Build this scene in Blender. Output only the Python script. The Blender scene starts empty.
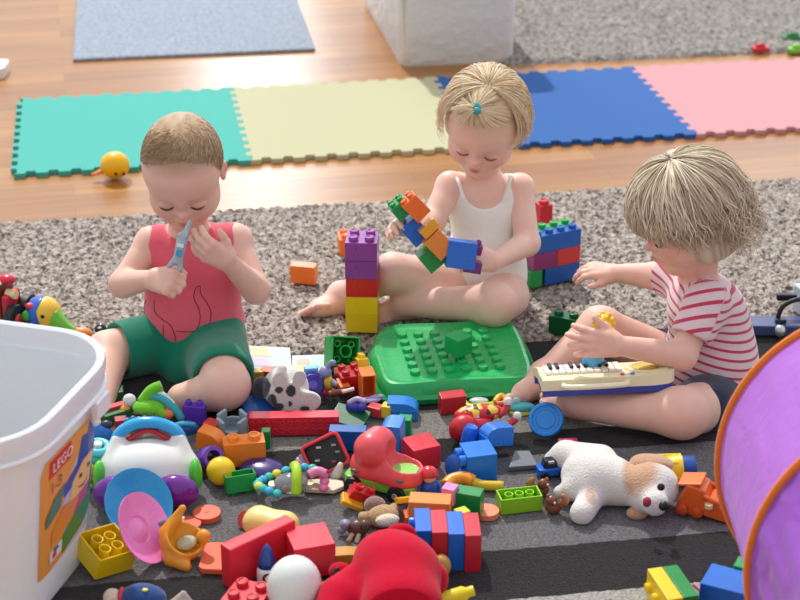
import bpy, bmesh, math, random
import numpy as np
from mathutils import Vector, Matrix, Euler, Quaternion

sc = bpy.context.scene
COL = sc.collection
PI = math.pi
F = 1750.0
TH = math.atan(815.0 / 1750.0)
H = 1.54
CT, ST = math.cos(TH), math.sin(TH)
PSI = math.radians(11.3)
rnd = random.Random(7)

# ---------------------------------------------------------------- camera maths
def ray(px, py):
    u = (px - 400) / F; v = (py - 300) / F
    return Vector((u, CT - v * ST, -ST - v * CT))
def P(px, py, z=0.0):                      # point of the photo on the height z
    r = ray(px, py); t = (z - H) / r.z
    return Vector((r.x * t, r.y * t, z))
def W(px, py, Y):                          # point of the photo on the depth Y
    r = ray(px, py); t = Y / r.y
    return Vector((r.x * t, Y, H + r.z * t))
def pix(p):
    p = Vector(p); zc = p.y * CT - (p.z - H) * ST
    yc = -p.y * ST - (p.z - H) * CT
    return 400 + F * p.x / zc, 300 + F * yc / zc

# ---------------------------------------------------------------- materials
def lin(h):
    h = h.lstrip('#'); o = []
    for i in (0, 2, 4):
        c = int(h[i:i + 2], 16) / 255
        o.append(c / 12.92 if c <= .04045 else ((c + .055) / 1.055) ** 2.4)
    return (*o, 1.0)
_m = {}
def plastic(hexc, rough=.32, spec=.5, trans=0.0, sss=0.0, metal=0.0, alpha=1.0, bump=0.0, coat=0.0, bscale=60):
    key = (hexc, rough, spec, trans, sss, metal, alpha, bump, coat, bscale)
    if key in _m: return _m[key]
    m = bpy.data.materials.new('plastic_' + hexc.strip('#')); m.use_nodes = True
    nt = m.node_tree; b = nt.nodes['Principled BSDF']
    b.inputs['Base Color'].default_value = lin(hexc)
    b.inputs['Roughness'].default_value = rough
    b.inputs['Specular IOR Level'].default_value = spec
    b.inputs['Transmission Weight'].default_value = trans
    b.inputs['Metallic'].default_value = metal
    b.inputs['Alpha'].default_value = alpha
    b.inputs['Coat Weight'].default_value = coat
    if sss:
        b.inputs['Subsurface Weight'].default_value = sss
        b.inputs['Subsurface Scale'].default_value = .01
    tc = nt.nodes.new('ShaderNodeTexCoord'); n = nt.nodes.new('ShaderNodeTexNoise')
    n.inputs['Scale'].default_value = bscale; nt.links.new(tc.outputs['Object'], n.inputs['Vector'])
    mr = nt.nodes.new('ShaderNodeMapRange'); mr.inputs[3].default_value = max(rough - .06, 0.02); mr.inputs[4].default_value = min(rough + .1, 1)
    nt.links.new(n.outputs[0], mr.inputs[0]); nt.links.new(mr.outputs[0], b.inputs['Roughness'])
    if bump:
        bp = nt.nodes.new('ShaderNodeBump'); bp.inputs['Strength'].default_value = bump; bp.inputs['Distance'].default_value = .004
        nt.links.new(n.outputs[0], bp.inputs['Height']); nt.links.new(bp.outputs[0], b.inputs['Normal'])
    _m[key] = m
    return m
def cloth_mat(hexc, bump=.35, scale=420, rough=.9, sheen=.3):
    key = ('cloth', hexc, bump, scale)
    if key in _m: return _m[key]
    m = bpy.data.materials.new('cloth_' + hexc.strip('#')); m.use_nodes = True
    nt = m.node_tree; b = nt.nodes['Principled BSDF']
    b.inputs['Base Color'].default_value = lin(hexc); b.inputs['Roughness'].default_value = rough
    b.inputs['Sheen Weight'].default_value = sheen; b.inputs['Specular IOR Level'].default_value = .2
    tc = nt.nodes.new('ShaderNodeTexCoord'); n = nt.nodes.new('ShaderNodeTexNoise')
    n.inputs['Scale'].default_value = scale; nt.links.new(tc.outputs['Object'], n.inputs['Vector'])
    n2 = nt.nodes.new('ShaderNodeTexNoise'); n2.inputs['Scale'].default_value = 26; nt.links.new(tc.outputs['Object'], n2.inputs['Vector'])
    ad = nt.nodes.new('ShaderNodeMath'); ad.operation = 'MULTIPLY_ADD'; ad.inputs[1].default_value = 2.4
    nt.links.new(n2.outputs[0], ad.inputs[0]); nt.links.new(n.outputs[0], ad.inputs[2])
    bp = nt.nodes.new('ShaderNodeBump'); bp.inputs['Strength'].default_value = bump; bp.inputs['Distance'].default_value = .004
    nt.links.new(ad.outputs[0], bp.inputs['Height']); nt.links.new(bp.outputs[0], b.inputs['Normal'])
    _m[key] = m
    return m
def plush_mat(hexc, scale=300, var=.12, bump=.8):
    m = bpy.data.materials.new('plush_' + hexc.strip('#')); m.use_nodes = True
    nt = m.node_tree; b = nt.nodes['Principled BSDF']
    b.inputs['Roughness'].default_value = 1; b.inputs['Sheen Weight'].default_value = .6; b.inputs['Specular IOR Level'].default_value = .1
    tc = nt.nodes.new('ShaderNodeTexCoord'); n = nt.nodes.new('ShaderNodeTexNoise')
    n.inputs['Scale'].default_value = scale; n.inputs['Detail'].default_value = 4; nt.links.new(tc.outputs['Object'], n.inputs['Vector'])
    c = lin(hexc); r = nt.nodes.new('ShaderNodeValToRGB')
    r.color_ramp.elements[0].position = .3; r.color_ramp.elements[1].position = .7
    r.color_ramp.elements[0].color = tuple(x * (1 - var) for x in c[:3]) + (1,)
    r.color_ramp.elements[1].color = tuple(min(1, x * (1 + var)) for x in c[:3]) + (1,)
    nt.links.new(n.outputs[0], r.inputs[0]); nt.links.new(r.outputs[0], b.inputs['Base Color'])
    bp = nt.nodes.new('ShaderNodeBump'); bp.inputs['Strength'].default_value = bump; bp.inputs['Distance'].default_value = .003
    nt.links.new(n.outputs[0], bp.inputs['Height']); nt.links.new(bp.outputs[0], b.inputs['Normal'])
    return m

# ---------------------------------------------------------------- objects
def link(name, me, mats, parent=None, smooth=True, loc=None, rot=None, bevel=0, seg=2, ang=35):
    o = bpy.data.objects.new(name, me); COL.objects.link(o)
    if not isinstance(mats, (list, tuple)): mats = [mats]
    for m in mats: me.materials.append(m)
    if smooth:
        me.polygons.foreach_set('use_smooth', [True] * len(me.polygons))
        if smooth == 'auto': me.set_sharp_from_angle(angle=math.radians(ang))
    if parent: o.parent = parent
    if loc is not None: o.location = loc
    if rot is not None: o.rotation_euler = rot
    if bevel:
        md = o.modifiers.new('bevel', 'BEVEL'); md.width = bevel; md.segments = seg; md.limit_method = 'ANGLE'
        md.angle_limit = math.radians(40); md.harden_normals = True
    return o
def tag(o, label, cat, group=None):
    o['label'] = label; o['category'] = cat
    if group: o['group'] = group
    return o
def thing(name, label, cat, loc=(0, 0, 0), rot=(0, 0, 0), group=None):
    o = bpy.data.objects.new(name, None); COL.objects.link(o); o.empty_display_size = .03
    o.location = loc; o.rotation_euler = rot
    return tag(o, label, cat, group)
def place(o, px, py, z=0.0, rot=(0, 0, 0), s=1.0):
    o.location = P(px, py, z); o.rotation_euler = [math.radians(a) for a in rot]
    if s != 1.0: o.scale = (s, s, s)
    return o

class G:
    """a mesh built from shapes; build() links it as one object"""
    def __init__(self): self.v = []; self.f = []; self.mi = []
    def add(self, vs, fs, M=None, mi=0):
        n = len(self.v)
        for p in vs:
            p = Vector(p); self.v.append(M @ p if M else p)
        for f in fs: self.f.append([n + i for i in f]); self.mi.append(mi)
        return self
    def box(self, c, s, M=None, mi=0, taper=1.0):
        x, y, z = s[0] / 2, s[1] / 2, s[2] / 2; t = taper
        vs = [(-x, -y, -z), (x, -y, -z), (x, y, -z), (-x, y, -z), (-x * t, -y * t, z), (x * t, -y * t, z), (x * t, y * t, z), (-x * t, y * t, z)]
        vs = [Vector(p) + Vector(c) for p in vs]
        return self.add(vs, [(0, 3, 2, 1), (4, 5, 6, 7), (0, 1, 5, 4), (1, 2, 6, 5), (2, 3, 7, 6), (3, 0, 4, 7)], M, mi)
    def lathe(self, prof, n=24, M=None, mi=0, cap=True, sx=1, sy=1):
        vs = []; fs = []
        for r, z in prof:
            for i in range(n):
                a = 2 * PI * i / n; vs.append((r * math.cos(a) * sx, r * math.sin(a) * sy, z))
        for j in range(len(prof) - 1):
            for i in range(n):
                k = (i + 1) % n; fs.append((j * n + i, j * n + k, (j + 1) * n + k, (j + 1) * n + i))
        if cap:
            if prof[0][0] > 1e-5: fs.append(tuple(reversed(range(n))))
            if prof[-1][0] > 1e-5: fs.append(tuple((len(prof) - 1) * n + i for i in range(n)))
        return self.add(vs, fs, M, mi)
    def cyl(self, c, r, h, n=20, M=None, mi=0, r2=None):
        T = Matrix.Translation(c); M = M @ T if M else T
        return self.lathe([(r, 0), (r if r2 is None else r2, h)], n, M, mi)
    def ell(self, c, r, M=None, mi=0, n=24, m=14):
        prof = [(max(math.sin(PI * j / m), 1e-6), -math.cos(PI * j / m)) for j in range(m + 1)]
        T = Matrix.Translation(c) @ Matrix.Diagonal((r[0], r[1], r[2], 1))
        return self.lathe(prof, n, (M @ T) if M else T, mi, cap=False)
    def tube(self, pts, r, n=10, M=None, mi=0, closed=False, flat=1.0):
        pts = [Vector(p) for p in pts]; N = len(pts)
        rs = r if isinstance(r, (list, tuple)) else [r] * N
        vs = []; fs = []; nrm = None
        for i, p in enumerate(pts):
            if closed: t = pts[(i + 1) % N] - pts[i - 1]
            else: t = pts[min(i + 1, N - 1)] - pts[max(i - 1, 0)]
            t.normalize()
            if nrm is None:
                nrm = t.orthogonal().normalized() if abs(t.z) > .95 else t.cross(Vector((0, 0, 1))).normalized()
            nrm = (nrm - t * nrm.dot(t)).normalized(); b = t.cross(nrm)
            for k in range(n):
                a = 2 * PI * k / n; vs.append(p + nrm * math.cos(a) * rs[i] + b * math.sin(a) * rs[i] * flat)
        for i in range(N if closed else N - 1):
            j = (i + 1) % N
            for k in range(n):
                l = (k + 1) % n; fs.append((i * n + k, i * n + l, j * n + l, j * n + k))
        if not closed: fs.append(tuple(reversed(range(n)))); fs.append(tuple((N - 1) * n + k for k in range(n)))
        return self.add(vs, fs, M, mi)
    def prism(self, poly, z0, z1, M=None, mi=0):
        n = len(poly); vs = [(x, y, z0) for x, y in poly] + [(x, y, z1) for x, y in poly]
        fs = [tuple(reversed(range(n))), tuple(range(n, 2 * n))] + [(i, (i + 1) % n, (i + 1) % n + n, i + n) for i in range(n)]
        return self.add(vs, fs, M, mi)
    def mesh(self, name='m'):
        me = bpy.data.meshes.new(name); me.from_pydata([tuple(p) for p in self.v], [], self.f)
        me.polygons.foreach_set('material_index', self.mi); me.validate(); me.update()
        bm = bmesh.new(); bm.from_mesh(me); bmesh.ops.recalc_face_normals(bm, faces=bm.faces); bm.to_mesh(me); bm.free()
        return me
    def build(self, name, mats, parent=None, smooth='auto', **k):
        return link(name, self.mesh(name), mats, parent, smooth, **k)
def R3(x=0, y=0, z=0): return Euler((math.radians(x), math.radians(y), math.radians(z))).to_matrix().to_4x4()
def T3(x, y, z): return Matrix.Translation((x, y, z))
def rrect(w, d, r, n=5):
    o = []
    for cx, cy, a0 in ((w / 2 - r, d / 2 - r, 0), (-w / 2 + r, d / 2 - r, 90), (-w / 2 + r, -d / 2 + r, 180), (w / 2 - r, -d / 2 + r, 270)):
        for i in range(n + 1):
            a = math.radians(a0 + 90 * i / n); o.append((cx + r * math.cos(a), cy + r * math.sin(a)))
    return o
def catmull(pts, n=6, closed=False):
    pts = [Vector(p) for p in pts]; N = len(pts); o = []
    for i in range(N if closed else N - 1):
        g = (lambda k: pts[k % N]) if closed else (lambda k: pts[min(max(k, 0), N - 1)])
        a, b, c, d = g(i - 1), g(i), g(i + 1), g(i + 2)
        for j in range(n):
            t = j / n; o.append(.5 * (2 * b + (c - a) * t + (2 * a - 5 * b + 4 * c - d) * t * t + (3 * b - a - 3 * c + d) * t ** 3))
    if not closed: o.append(pts[-1])
    return o

# ---------------------------------------------------------------- implicit surfaces
class SDF:
    def __init__(self, lo, hi, res):
        self.lo = np.array(lo, float); self.res = res
        self.n = np.ceil((np.array(hi) - self.lo) / res).astype(int) + 1
        self.ax = [(self.lo[i] + res * np.arange(self.n[i])).astype(np.float32) for i in range(3)]
        self.D = np.full(self.n, .2, np.float32)
    def _loc(self, lo, hi):
        i0 = np.clip(np.floor((np.array(lo) - self.lo) / self.res).astype(int), 0, self.n)
        i1 = np.clip(np.ceil((np.array(hi) - self.lo) / self.res).astype(int) + 1, 0, self.n)
        s = tuple(slice(a, b) for a, b in zip(i0, i1))
        return s, self.ax[0][s[0]][:, None, None], self.ax[1][s[1]][None, :, None], self.ax[2][s[2]][None, None, :]
    def _comb(self, s, d, k, op):
        a = self.D[s]
        if op == 'sub': d = -d
        if op == 'add':
            h = np.maximum(k - np.abs(a - d), 0) / max(k, 1e-6); self.D[s] = np.minimum(a, d) - h * h * k * .25
        else:
            h = np.maximum(k - np.abs(a - d), 0) / max(k, 1e-6); self.D[s] = np.maximum(a, d) + h * h * k * .25
    def cap(self, a, b, ra, rb=None, k=.012, op='add'):
        a = np.array(a, float); b = np.array(b, float); rb = ra if rb is None else rb
        pad = max(ra, rb) + k + .006 + 2 * self.res
        s, X, Y, Z = self._loc(np.minimum(a, b) - pad, np.maximum(a, b) + pad)
        if 0 in self.D[s].shape: return self
        ba = b - a; L = float(ba @ ba) + 1e-12
        h = np.clip(((X - a[0]) * ba[0] + (Y - a[1]) * ba[1] + (Z - a[2]) * ba[2]) / L, 0, 1)
        d = np.sqrt((X - a[0] - h * ba[0]) ** 2 + (Y - a[1] - h * ba[1]) ** 2 + (Z - a[2] - h * ba[2]) ** 2) - (ra + (rb - ra) * h)
        self._comb(s, d.astype(np.float32), k, op); return self
    def ell(self, c, r, R=None, k=.012, op='add'):
        c = np.array(c, float); r = np.array(r, float) if np.ndim(r) else np.array([r] * 3, float)
        pad = max(r) + k + .006 + 2 * self.res
        s, X, Y, Z = self._loc(c - pad, c + pad)
        if 0 in self.D[s].shape: return self
        X = X - c[0]; Y = Y - c[1]; Z = Z - c[2]
        if R is not None:
            M = np.array([[R[i][j] for j in range(3)] for i in range(3)])
            x = X * M[0, 0] + Y * M[1, 0] + Z * M[2, 0]; y = X * M[0, 1] + Y * M[1, 1] + Z * M[2, 1]; z = X * M[0, 2] + Y * M[1, 2] + Z * M[2, 2]
        else: x, y, z = X, Y, Z
        k0 = np.sqrt((x / r[0]) ** 2 + (y / r[1]) ** 2 + (z / r[2]) ** 2); k1 = np.sqrt((x / r[0] ** 2) ** 2 + (y / r[1] ** 2) ** 2 + (z / r[2] ** 2) ** 2) + 1e-9
        d = k0 * (k0 - 1) / k1
        self._comb(s, d.astype(np.float32), k, op); return self
    def half(self, p, n, k=.003):            # keeps the side the normal points away from
        n = np.array(n, float); n = n / np.linalg.norm(n)
        d = (self.ax[0][:, None, None] - p[0]) * n[0] + (self.ax[1][None, :, None] - p[1]) * n[1] + (self.ax[2][None, None, :] - p[2]) * n[2]
        self._comb((slice(None),) * 3, -d.astype(np.float32), k, 'sub'); return self
    def mesh(self, name='m', keep=True, smooth=0):
        D = self.D; ins = D < 0
        D[0] = D[-1] = .1; D[:, 0] = D[:, -1] = .1; D[:, :, 0] = D[:, :, -1] = .1; ins = D < 0
        c = np.zeros(tuple(self.n - 1), np.uint8)
        sl = [slice(0, -1), slice(1, None)]
        for i in (0, 1):
            for j in (0, 1):
                for k in (0, 1): c += ins[sl[i], sl[j], sl[k]]
        act = np.argwhere((c > 0) & (c < 8)); N = len(act)
        idx = np.full(c.shape, -1, np.int32); idx[tuple(act.T)] = np.arange(N)
        corner = [(i, j, k) for i in (0, 1) for j in (0, 1) for k in (0, 1)]
        val = {q: D[act[:, 0] + q[0], act[:, 1] + q[1], act[:, 2] + q[2]].astype(float) for q in corner}
        acc = np.zeros((N, 3)); cnt = np.zeros(N)
        for a in corner:
            for axn in range(3):
                if a[axn] == 1: continue
                b = list(a); b[axn] = 1; b = tuple(b)
                va, vb = val[a], val[b]; m = (va < 0) != (vb < 0)
                t = np.where(m, va / np.where(m, va - vb, 1), 0)
                p = np.tile(np.array(a, float), (N, 1)); p[:, axn] = t
                acc[m] += p[m]; cnt += m
        V = self.lo + (act + acc / cnt[:, None]) * self.res
        quads = []
        for axn in range(3):
            o1, o2 = [(1, 2), (2, 0), (0, 1)][axn]
            s0 = [slice(None)] * 3; s1 = [slice(None)] * 3; s0[axn] = slice(0, -1); s1[axn] = slice(1, None)
            A = ins[tuple(s0)]; B = ins[tuple(s1)]; e = np.argwhere(A != B)
            e = e[(e[:, o1] > 0) & (e[:, o2] > 0)]
            if not len(e): continue
            flip = B[tuple(e.T)]
            def g(d1, d2):
                q = e.copy(); q[:, o1] -= d1; q[:, o2] -= d2; return idx[tuple(q.T)]
            q = np.stack([g(1, 1), g(0, 1), g(0, 0), g(1, 0)], 1)
            q[flip] = q[flip][:, ::-1]; quads.append(q)
        Q = np.concatenate(quads); Q = Q[(Q >= 0).all(1)]
        for _ in range(smooth):
            S = np.zeros_like(V); C = np.zeros(len(V))
            for i in range(4):
                np.add.at(S, Q[:, i], V[Q[:, (i + 1) % 4]]); np.add.at(S, Q[:, i], V[Q[:, i - 1]]); np.add.at(C, Q[:, i], 2)
            V = V * .4 + .6 * S / C[:, None]
        me = bpy.data.meshes.new(name)
        me.vertices.add(len(V)); me.vertices.foreach_set('co', V.astype(np.float32).ravel())
        me.loops.add(len(Q) * 4); me.loops.foreach_set('vertex_index', Q.astype(np.int32).ravel())
        me.polygons.add(len(Q)); me.polygons.foreach_set('loop_start', np.arange(0, len(Q) * 4, 4, dtype=np.int32))
        me.update(calc_edges=True); me.validate()
        self.V = V
        return me
def setcol(me, cols, name='Col'):
    a = me.color_attributes.new(name, 'FLOAT_COLOR', 'POINT')
    c = np.ones((len(me.vertices), 4), np.float32); c[:, :3] = cols; a.data.foreach_set('color', c.ravel())
def setval(me, vals, name):
    a = me.attributes.new(name, 'FLOAT', 'POINT'); a.data.foreach_set('value', np.asarray(vals, np.float32))
# ================================================================ setting
cam = bpy.data.cameras.new('camera'); co = bpy.data.objects.new('camera', cam); COL.objects.link(co)
co.location = (0, 0, H); co.rotation_euler = (PI / 2 - TH, 0, 0)
cam.sensor_width = 36; cam.lens = 36 * F / 800; cam.clip_start = .05; cam.clip_end = 60
cam.dof.use_dof = True; cam.dof.focus_distance = 3.1; cam.dof.aperture_fstop = 5.2
sc.camera = co
sc.view_settings.view_transform = 'Standard'; sc.view_settings.look = 'None'; sc.view_settings.gamma = 1
sc.view_settings.exposure = 0.15

w = bpy.data.worlds.new('daylight'); sc.world = w; w.use_nodes = True
nt = w.node_tree; bg = nt.nodes['Background']
bg.inputs[1].default_value = 1.0
tc = nt.nodes.new('ShaderNodeTexCoord'); sep = nt.nodes.new('ShaderNodeSeparateXYZ'); nt.links.new(tc.outputs['Generated'], sep.inputs[0])
mr = nt.nodes.new('ShaderNodeMapRange'); mr.inputs[1].default_value = -1; mr.inputs[2].default_value = 1
nt.links.new(sep.outputs[1], mr.inputs[0])
rp = nt.nodes.new('ShaderNodeValToRGB'); nt.links.new(mr.outputs[0], rp.inputs[0])
rp.color_ramp.elements[0].color = (.62, .60, .60, 1); rp.color_ramp.elements[1].color = (1.0, 1.05, 1.15, 1)
nt.links.new(rp.outputs[0], bg.inputs[0])

sun = bpy.data.lights.new('sun', 'SUN'); so = bpy.data.objects.new('sun', sun); COL.objects.link(so)
sun.energy = 2.7; sun.angle = math.radians(1.5); sun.color = (1, .96, .88)
sd = Vector((-.30, 1.0, 1.25)).normalized()          # towards the sun
so.rotation_euler = sd.to_track_quat('Z', 'Y').to_euler(); so.location = sd * 6
# area lights for window daylight behind the children
for (x, wd, z, hh, e) in ((-.72, .55, 1.75, 1.9, 25), (1.9, 1.0, 2.3, 1.2, 12)):
    al = bpy.data.lights.new('window_light', 'AREA'); ao = bpy.data.objects.new('window_light', al); COL.objects.link(ao)
    al.shape = 'RECTANGLE'; al.size = wd; al.size_y = hh; al.energy = e; al.color = (.93, .97, 1)
    ao.location = (x, 8.4, z); ao.rotation_euler = (PI / 2 , 0, PI)
    ao.rotation_euler = Vector((0, 1, .15)).to_track_quat('Z', 'Y').to_euler()

# wooden floor
def nodes(m): return m.node_tree.nodes, m.node_tree.links
m = bpy.data.materials.new('oak_planks'); m.use_nodes = True; N, L = nodes(m); b = N['Principled BSDF']
tc = N.new('ShaderNodeTexCoord')
br = N.new('ShaderNodeTexBrick'); br.inputs['Scale'].default_value = 1; br.inputs['Brick Width'].default_value = 1.3; br.inputs['Row Height'].default_value = .075
br.inputs['Mortar Size'].default_value = .0012; br.inputs['Color1'].default_value = lin('#b5803f'); br.inputs['Color2'].default_value = lin('#9c6830'); br.inputs['Mortar'].default_value = lin('#8a5a36')
br.offset = .37; L.new(tc.outputs['Object'], br.inputs['Vector'])
mp = N.new('ShaderNodeMapping'); mp.inputs['Scale'].default_value = (1.4, 26, 1); L.new(tc.outputs['Object'], mp.inputs[0])
n = N.new('ShaderNodeTexNoise'); n.inputs['Scale'].default_value = 1.4; n.inputs['Detail'].default_value = 6; L.new(mp.outputs[0], n.inputs['Vector'])
mx = N.new('ShaderNodeMix'); mx.data_type = 'RGBA'; mx.blend_type = 'MULTIPLY'; mx.inputs[0].default_value = .55
r = N.new('ShaderNodeValToRGB'); r.color_ramp.elements[0].position = .3; r.color_ramp.elements[1].position = .68; r.color_ramp.elements[0].color = (.55, .42, .33, 1); r.color_ramp.elements[1].color = (1.0, 1.0, 1.0, 1)
L.new(n.outputs[0], r.inputs[0]); L.new(br.outputs['Color'], mx.inputs[6]); L.new(r.outputs[0], mx.inputs[7]); L.new(mx.outputs[2], b.inputs['Base Color'])
b.inputs['Roughness'].default_value = .3; b.inputs['Specular IOR Level'].default_value = .5
bp = N.new('ShaderNodeBump'); bp.inputs['Strength'].default_value = .12; bp.inputs['Distance'].default_value = .002
L.new(n.outputs[0], bp.inputs['Height']); L.new(bp.outputs[0], b.inputs['Normal'])
g = G(); g.box((0, 2.2, -.03), (16, 12, .06)); fl = g.build('floor', m); fl['kind'] = 'structure'; fl.rotation_euler = (0, 0, PSI)

PR = math.radians(8.6)
U = Vector((math.cos(PR), math.sin(PR), 0)); Vd = Vector((-math.sin(PR), math.cos(PR), 0))

def shag(name, stops, vscale=130, stripes=None, bump=1.0, big=9):
    m = bpy.data.materials.new(name); m.use_nodes = True; N, L = nodes(m); b = N['Principled BSDF']
    b.inputs['Roughness'].default_value = 1; b.inputs['Specular IOR Level'].default_value = .05; b.inputs['Sheen Weight'].default_value = .15
    tc = N.new('ShaderNodeTexCoord')
    n = N.new('ShaderNodeTexNoise'); n.inputs['Scale'].default_value = vscale; n.inputs['Detail'].default_value = 3; n.inputs['Roughness'].default_value = .65
    n.inputs['Distortion'].default_value = .6
    L.new(tc.outputs['Object'], n.inputs['Vector'])
    r = N.new('ShaderNodeValToRGB'); cr = r.color_ramp
    while len(cr.elements) < len(stops): cr.elements.new(.5)
    for e, (p, c) in zip(cr.elements, stops): e.position = p; e.color = lin(c)
    L.new(n.outputs[0], r.inputs[0]); out = r.outputs[0]
    if stripes:
        sp = N.new('ShaderNodeSeparateXYZ'); L.new(tc.outputs['Object'], sp.inputs[0])
        wv = N.new('ShaderNodeTexNoise'); wv.inputs['Scale'].default_value = 60; L.new(tc.outputs['Object'], wv.inputs['Vector'])
        ad = N.new('ShaderNodeMath'); ad.operation = 'MULTIPLY_ADD'; ad.inputs[1].default_value = .01; L.new(wv.outputs[0], ad.inputs[0]); L.new(sp.outputs[1], ad.inputs[2])
        mr = N.new('ShaderNodeMapRange'); mr.inputs[1].default_value = stripes[0]; mr.inputs[2].default_value = stripes[1]; L.new(ad.outputs[0], mr.inputs[0])
        r2 = N.new('ShaderNodeValToRGB'); c2 = r2.color_ramp; c2.interpolation = 'CONSTANT'
        while len(c2.elements) < len(stripes[2]): c2.elements.new(.5)
        for e, (p, c) in zip(c2.elements, stripes[2]): e.position = p; e.color = lin(c)
        L.new(mr.outputs[0], r2.inputs[0])
        mx = N.new('ShaderNodeMix'); mx.data_type = 'RGBA'; mx.blend_type = 'MULTIPLY'; mx.inputs[0].default_value = 1
        L.new(out, mx.inputs[6]); L.new(r2.outputs[0], mx.inputs[7]); out = mx.outputs[2]
    L.new(out, b.inputs['Base Color'])
    n2 = N.new('ShaderNodeTexNoise'); n2.inputs['Scale'].default_value = big; L.new(tc.outputs['Object'], n2.inputs['Vector'])
    bp = N.new('ShaderNodeBump'); bp.inputs['Strength'].default_value = bump; bp.inputs['Distance'].default_value = .006
    L.new(n.outputs[0], bp.inputs['Height']); L.new(bp.outputs[0], b.inputs['Normal'])
    return m
def rug(name, label, origin, w, d, mat, t=.012, rot=PR, n=0, amp=0.0):
    me = bpy.data.meshes.new(name)
    if n:                                           # real pile: a fine grid pushed up and down
        nx, ny = int(w / n), int(d / n); xs = np.linspace(0, w, nx + 1); ys = np.linspace(0, d, ny + 1)
        X, Y = np.meshgrid(xs, ys, indexing='ij'); rg = np.random.default_rng(3)
        Z = t + amp * (rg.random(X.shape) - .7)
        X = X + n * .45 * (rg.random(X.shape) - .5); Y = Y + n * .45 * (rg.random(X.shape) - .5)
        Z[0] = Z[-1] = 0; Z[:, 0] = Z[:, -1] = 0
        V = np.stack([X, Y, Z], -1).reshape(-1, 3); I = np.arange(len(V)).reshape(X.shape)
        Q = np.stack([I[:-1, :-1], I[1:, :-1], I[1:, 1:], I[:-1, 1:]], -1).reshape(-1, 4)
        me.vertices.add(len(V)); me.vertices.foreach_set('co', V.astype(np.float32).ravel())
        me.loops.add(len(Q) * 4); me.loops.foreach_set('vertex_index', Q.astype(np.int32).ravel())
        me.polygons.add(len(Q)); me.polygons.foreach_set('loop_start', np.arange(0, len(Q) * 4, 4, dtype=np.int32)); me.update(calc_edges=True)
        o = link(name, me, mat, smooth=True)
    else:
        g = G(); g.box((w / 2, d / 2, t / 2), (w, d, t)); o = g.build(name, mat, bevel=.004)
    o.location = origin; o.rotation_euler = (0, 0, rot)
    return tag(o, label, 'rug')
RT = .012     # thickness of the shag rug
# main shag rug
o_ = P(0, 379); o_ = o_ - U * 1.0; far = P(0, 226)
depth = (far - P(0, 379)).dot(Vd)
m_sh = shag('shag_pile', [(.34, '#3a3230'), (.44, '#7d736d'), (.53, '#a89d94'), (.66, '#c9c0b6')], 75)
rug('rug', 'grey-beige speckled shag rug under the three children', o_, 4.4, depth, m_sh, RT, n=.0055, amp=.010)
# striped rug in front
o2 = P(0, 700) - U * 1.2
d2 = (P(0, 380) - P(0, 700)).dot(Vd) - .004
def sv(px, py): return (P(px, py) - o2).dot(Vd)
st = [(0, '#d8d4cc'), (sv(600, 595), '#323032'), (sv(540, 550), '#8f8d90'), (sv(450, 464), '#2b292b'), (sv(450, 441), '#aeaaa2'), (sv(450, 412), '#262426')]
m_st = shag('striped_pile', [(.30, '#8d8d8d'), (.5, '#cfcfcf'), (.7, '#ffffff')], 300, stripes=(0, d2, [(max(0, a / d2), c) for a, c in st]))
rug('rug', 'dark charcoal and grey striped rug under the pile of toys', o2, 4.6, d2, m_st, .008)
# small rug top left
m_bl = shag('blue_pile', [(.3, '#7d8796'), (.5, '#9aa5b4'), (.7, '#b3bdca')], 90)
a, b_ = P(73, 62), P(317, 55)
rug('rug', 'small blue-grey rug on the wooden floor at top left', a, (b_ - a).dot(U), 1.1, m_bl, .01)
m_gr = shag('grey_pile', [(.3, '#46423f'), (.5, '#8a8580'), (.7, '#b3aea8')], 70)
rug('rug', 'grey speckled shag rug behind the pink and blue foam mats', P(505, 66), 2.6, 1.6, m_gr, .014, n=.012, amp=.012)

# foam tiles
TS = .578; NT = 21; PM = math.radians(9.6)
o_t = P(14, 178)
def edge(a, b, sgn, n=NT, dep=.0085):
    d = (b - a); Ln = d.length; d = d / Ln; nn = Vector((-d.y, d.x)) * sgn; o = []
    for i in range(n):
        s0 = Ln * i / n; w_ = Ln / n; s = .5 if i % 2 == 0 else -.5
        for t, q in ((.08, s * .9), (.92, s * .9)): o.append(a + d * (s0 + w_ * t - (w_ * .06 if t < .5 else -w_ * .06) * (1 if s > 0 else -1)) + nn * q * dep * 2)
    return o
def foam(i, hexc, label):
    g = G(); x0 = i * (TS + .001); A, B, C, D_ = Vector((x0, 0)), Vector((x0 + TS, 0)), Vector((x0 + TS, TS)), Vector((x0, TS))
    poly = edge(A, B, -1) + edge(B, C, -1) + edge(C, D_, -1) + list(reversed(edge(A, D_, -1)))
    poly = [(p.x, p.y) for p in poly]
    g.prism(poly, .0005, .013)
    o = g.build('foam_tile', plastic(hexc, .75, .25, bump=.25, bscale=400), smooth=False)
    o.location = o_t; o.rotation_euler = (0, 0, PM)
    return tag(o, label, 'foam mat', 'interlocking foam floor tiles')
foam(0, '#46aca0', 'turquoise foam puzzle tile with the yellow ball toy at its edge')
foam(1, '#b9b693', 'pale yellow foam puzzle tile between turquoise and blue tiles')
foam(2, '#2a5ea2', 'blue foam puzzle tile behind the girl in white')
foam(3, '#c79298', 'pink foam puzzle tile at the right end of the row')
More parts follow.
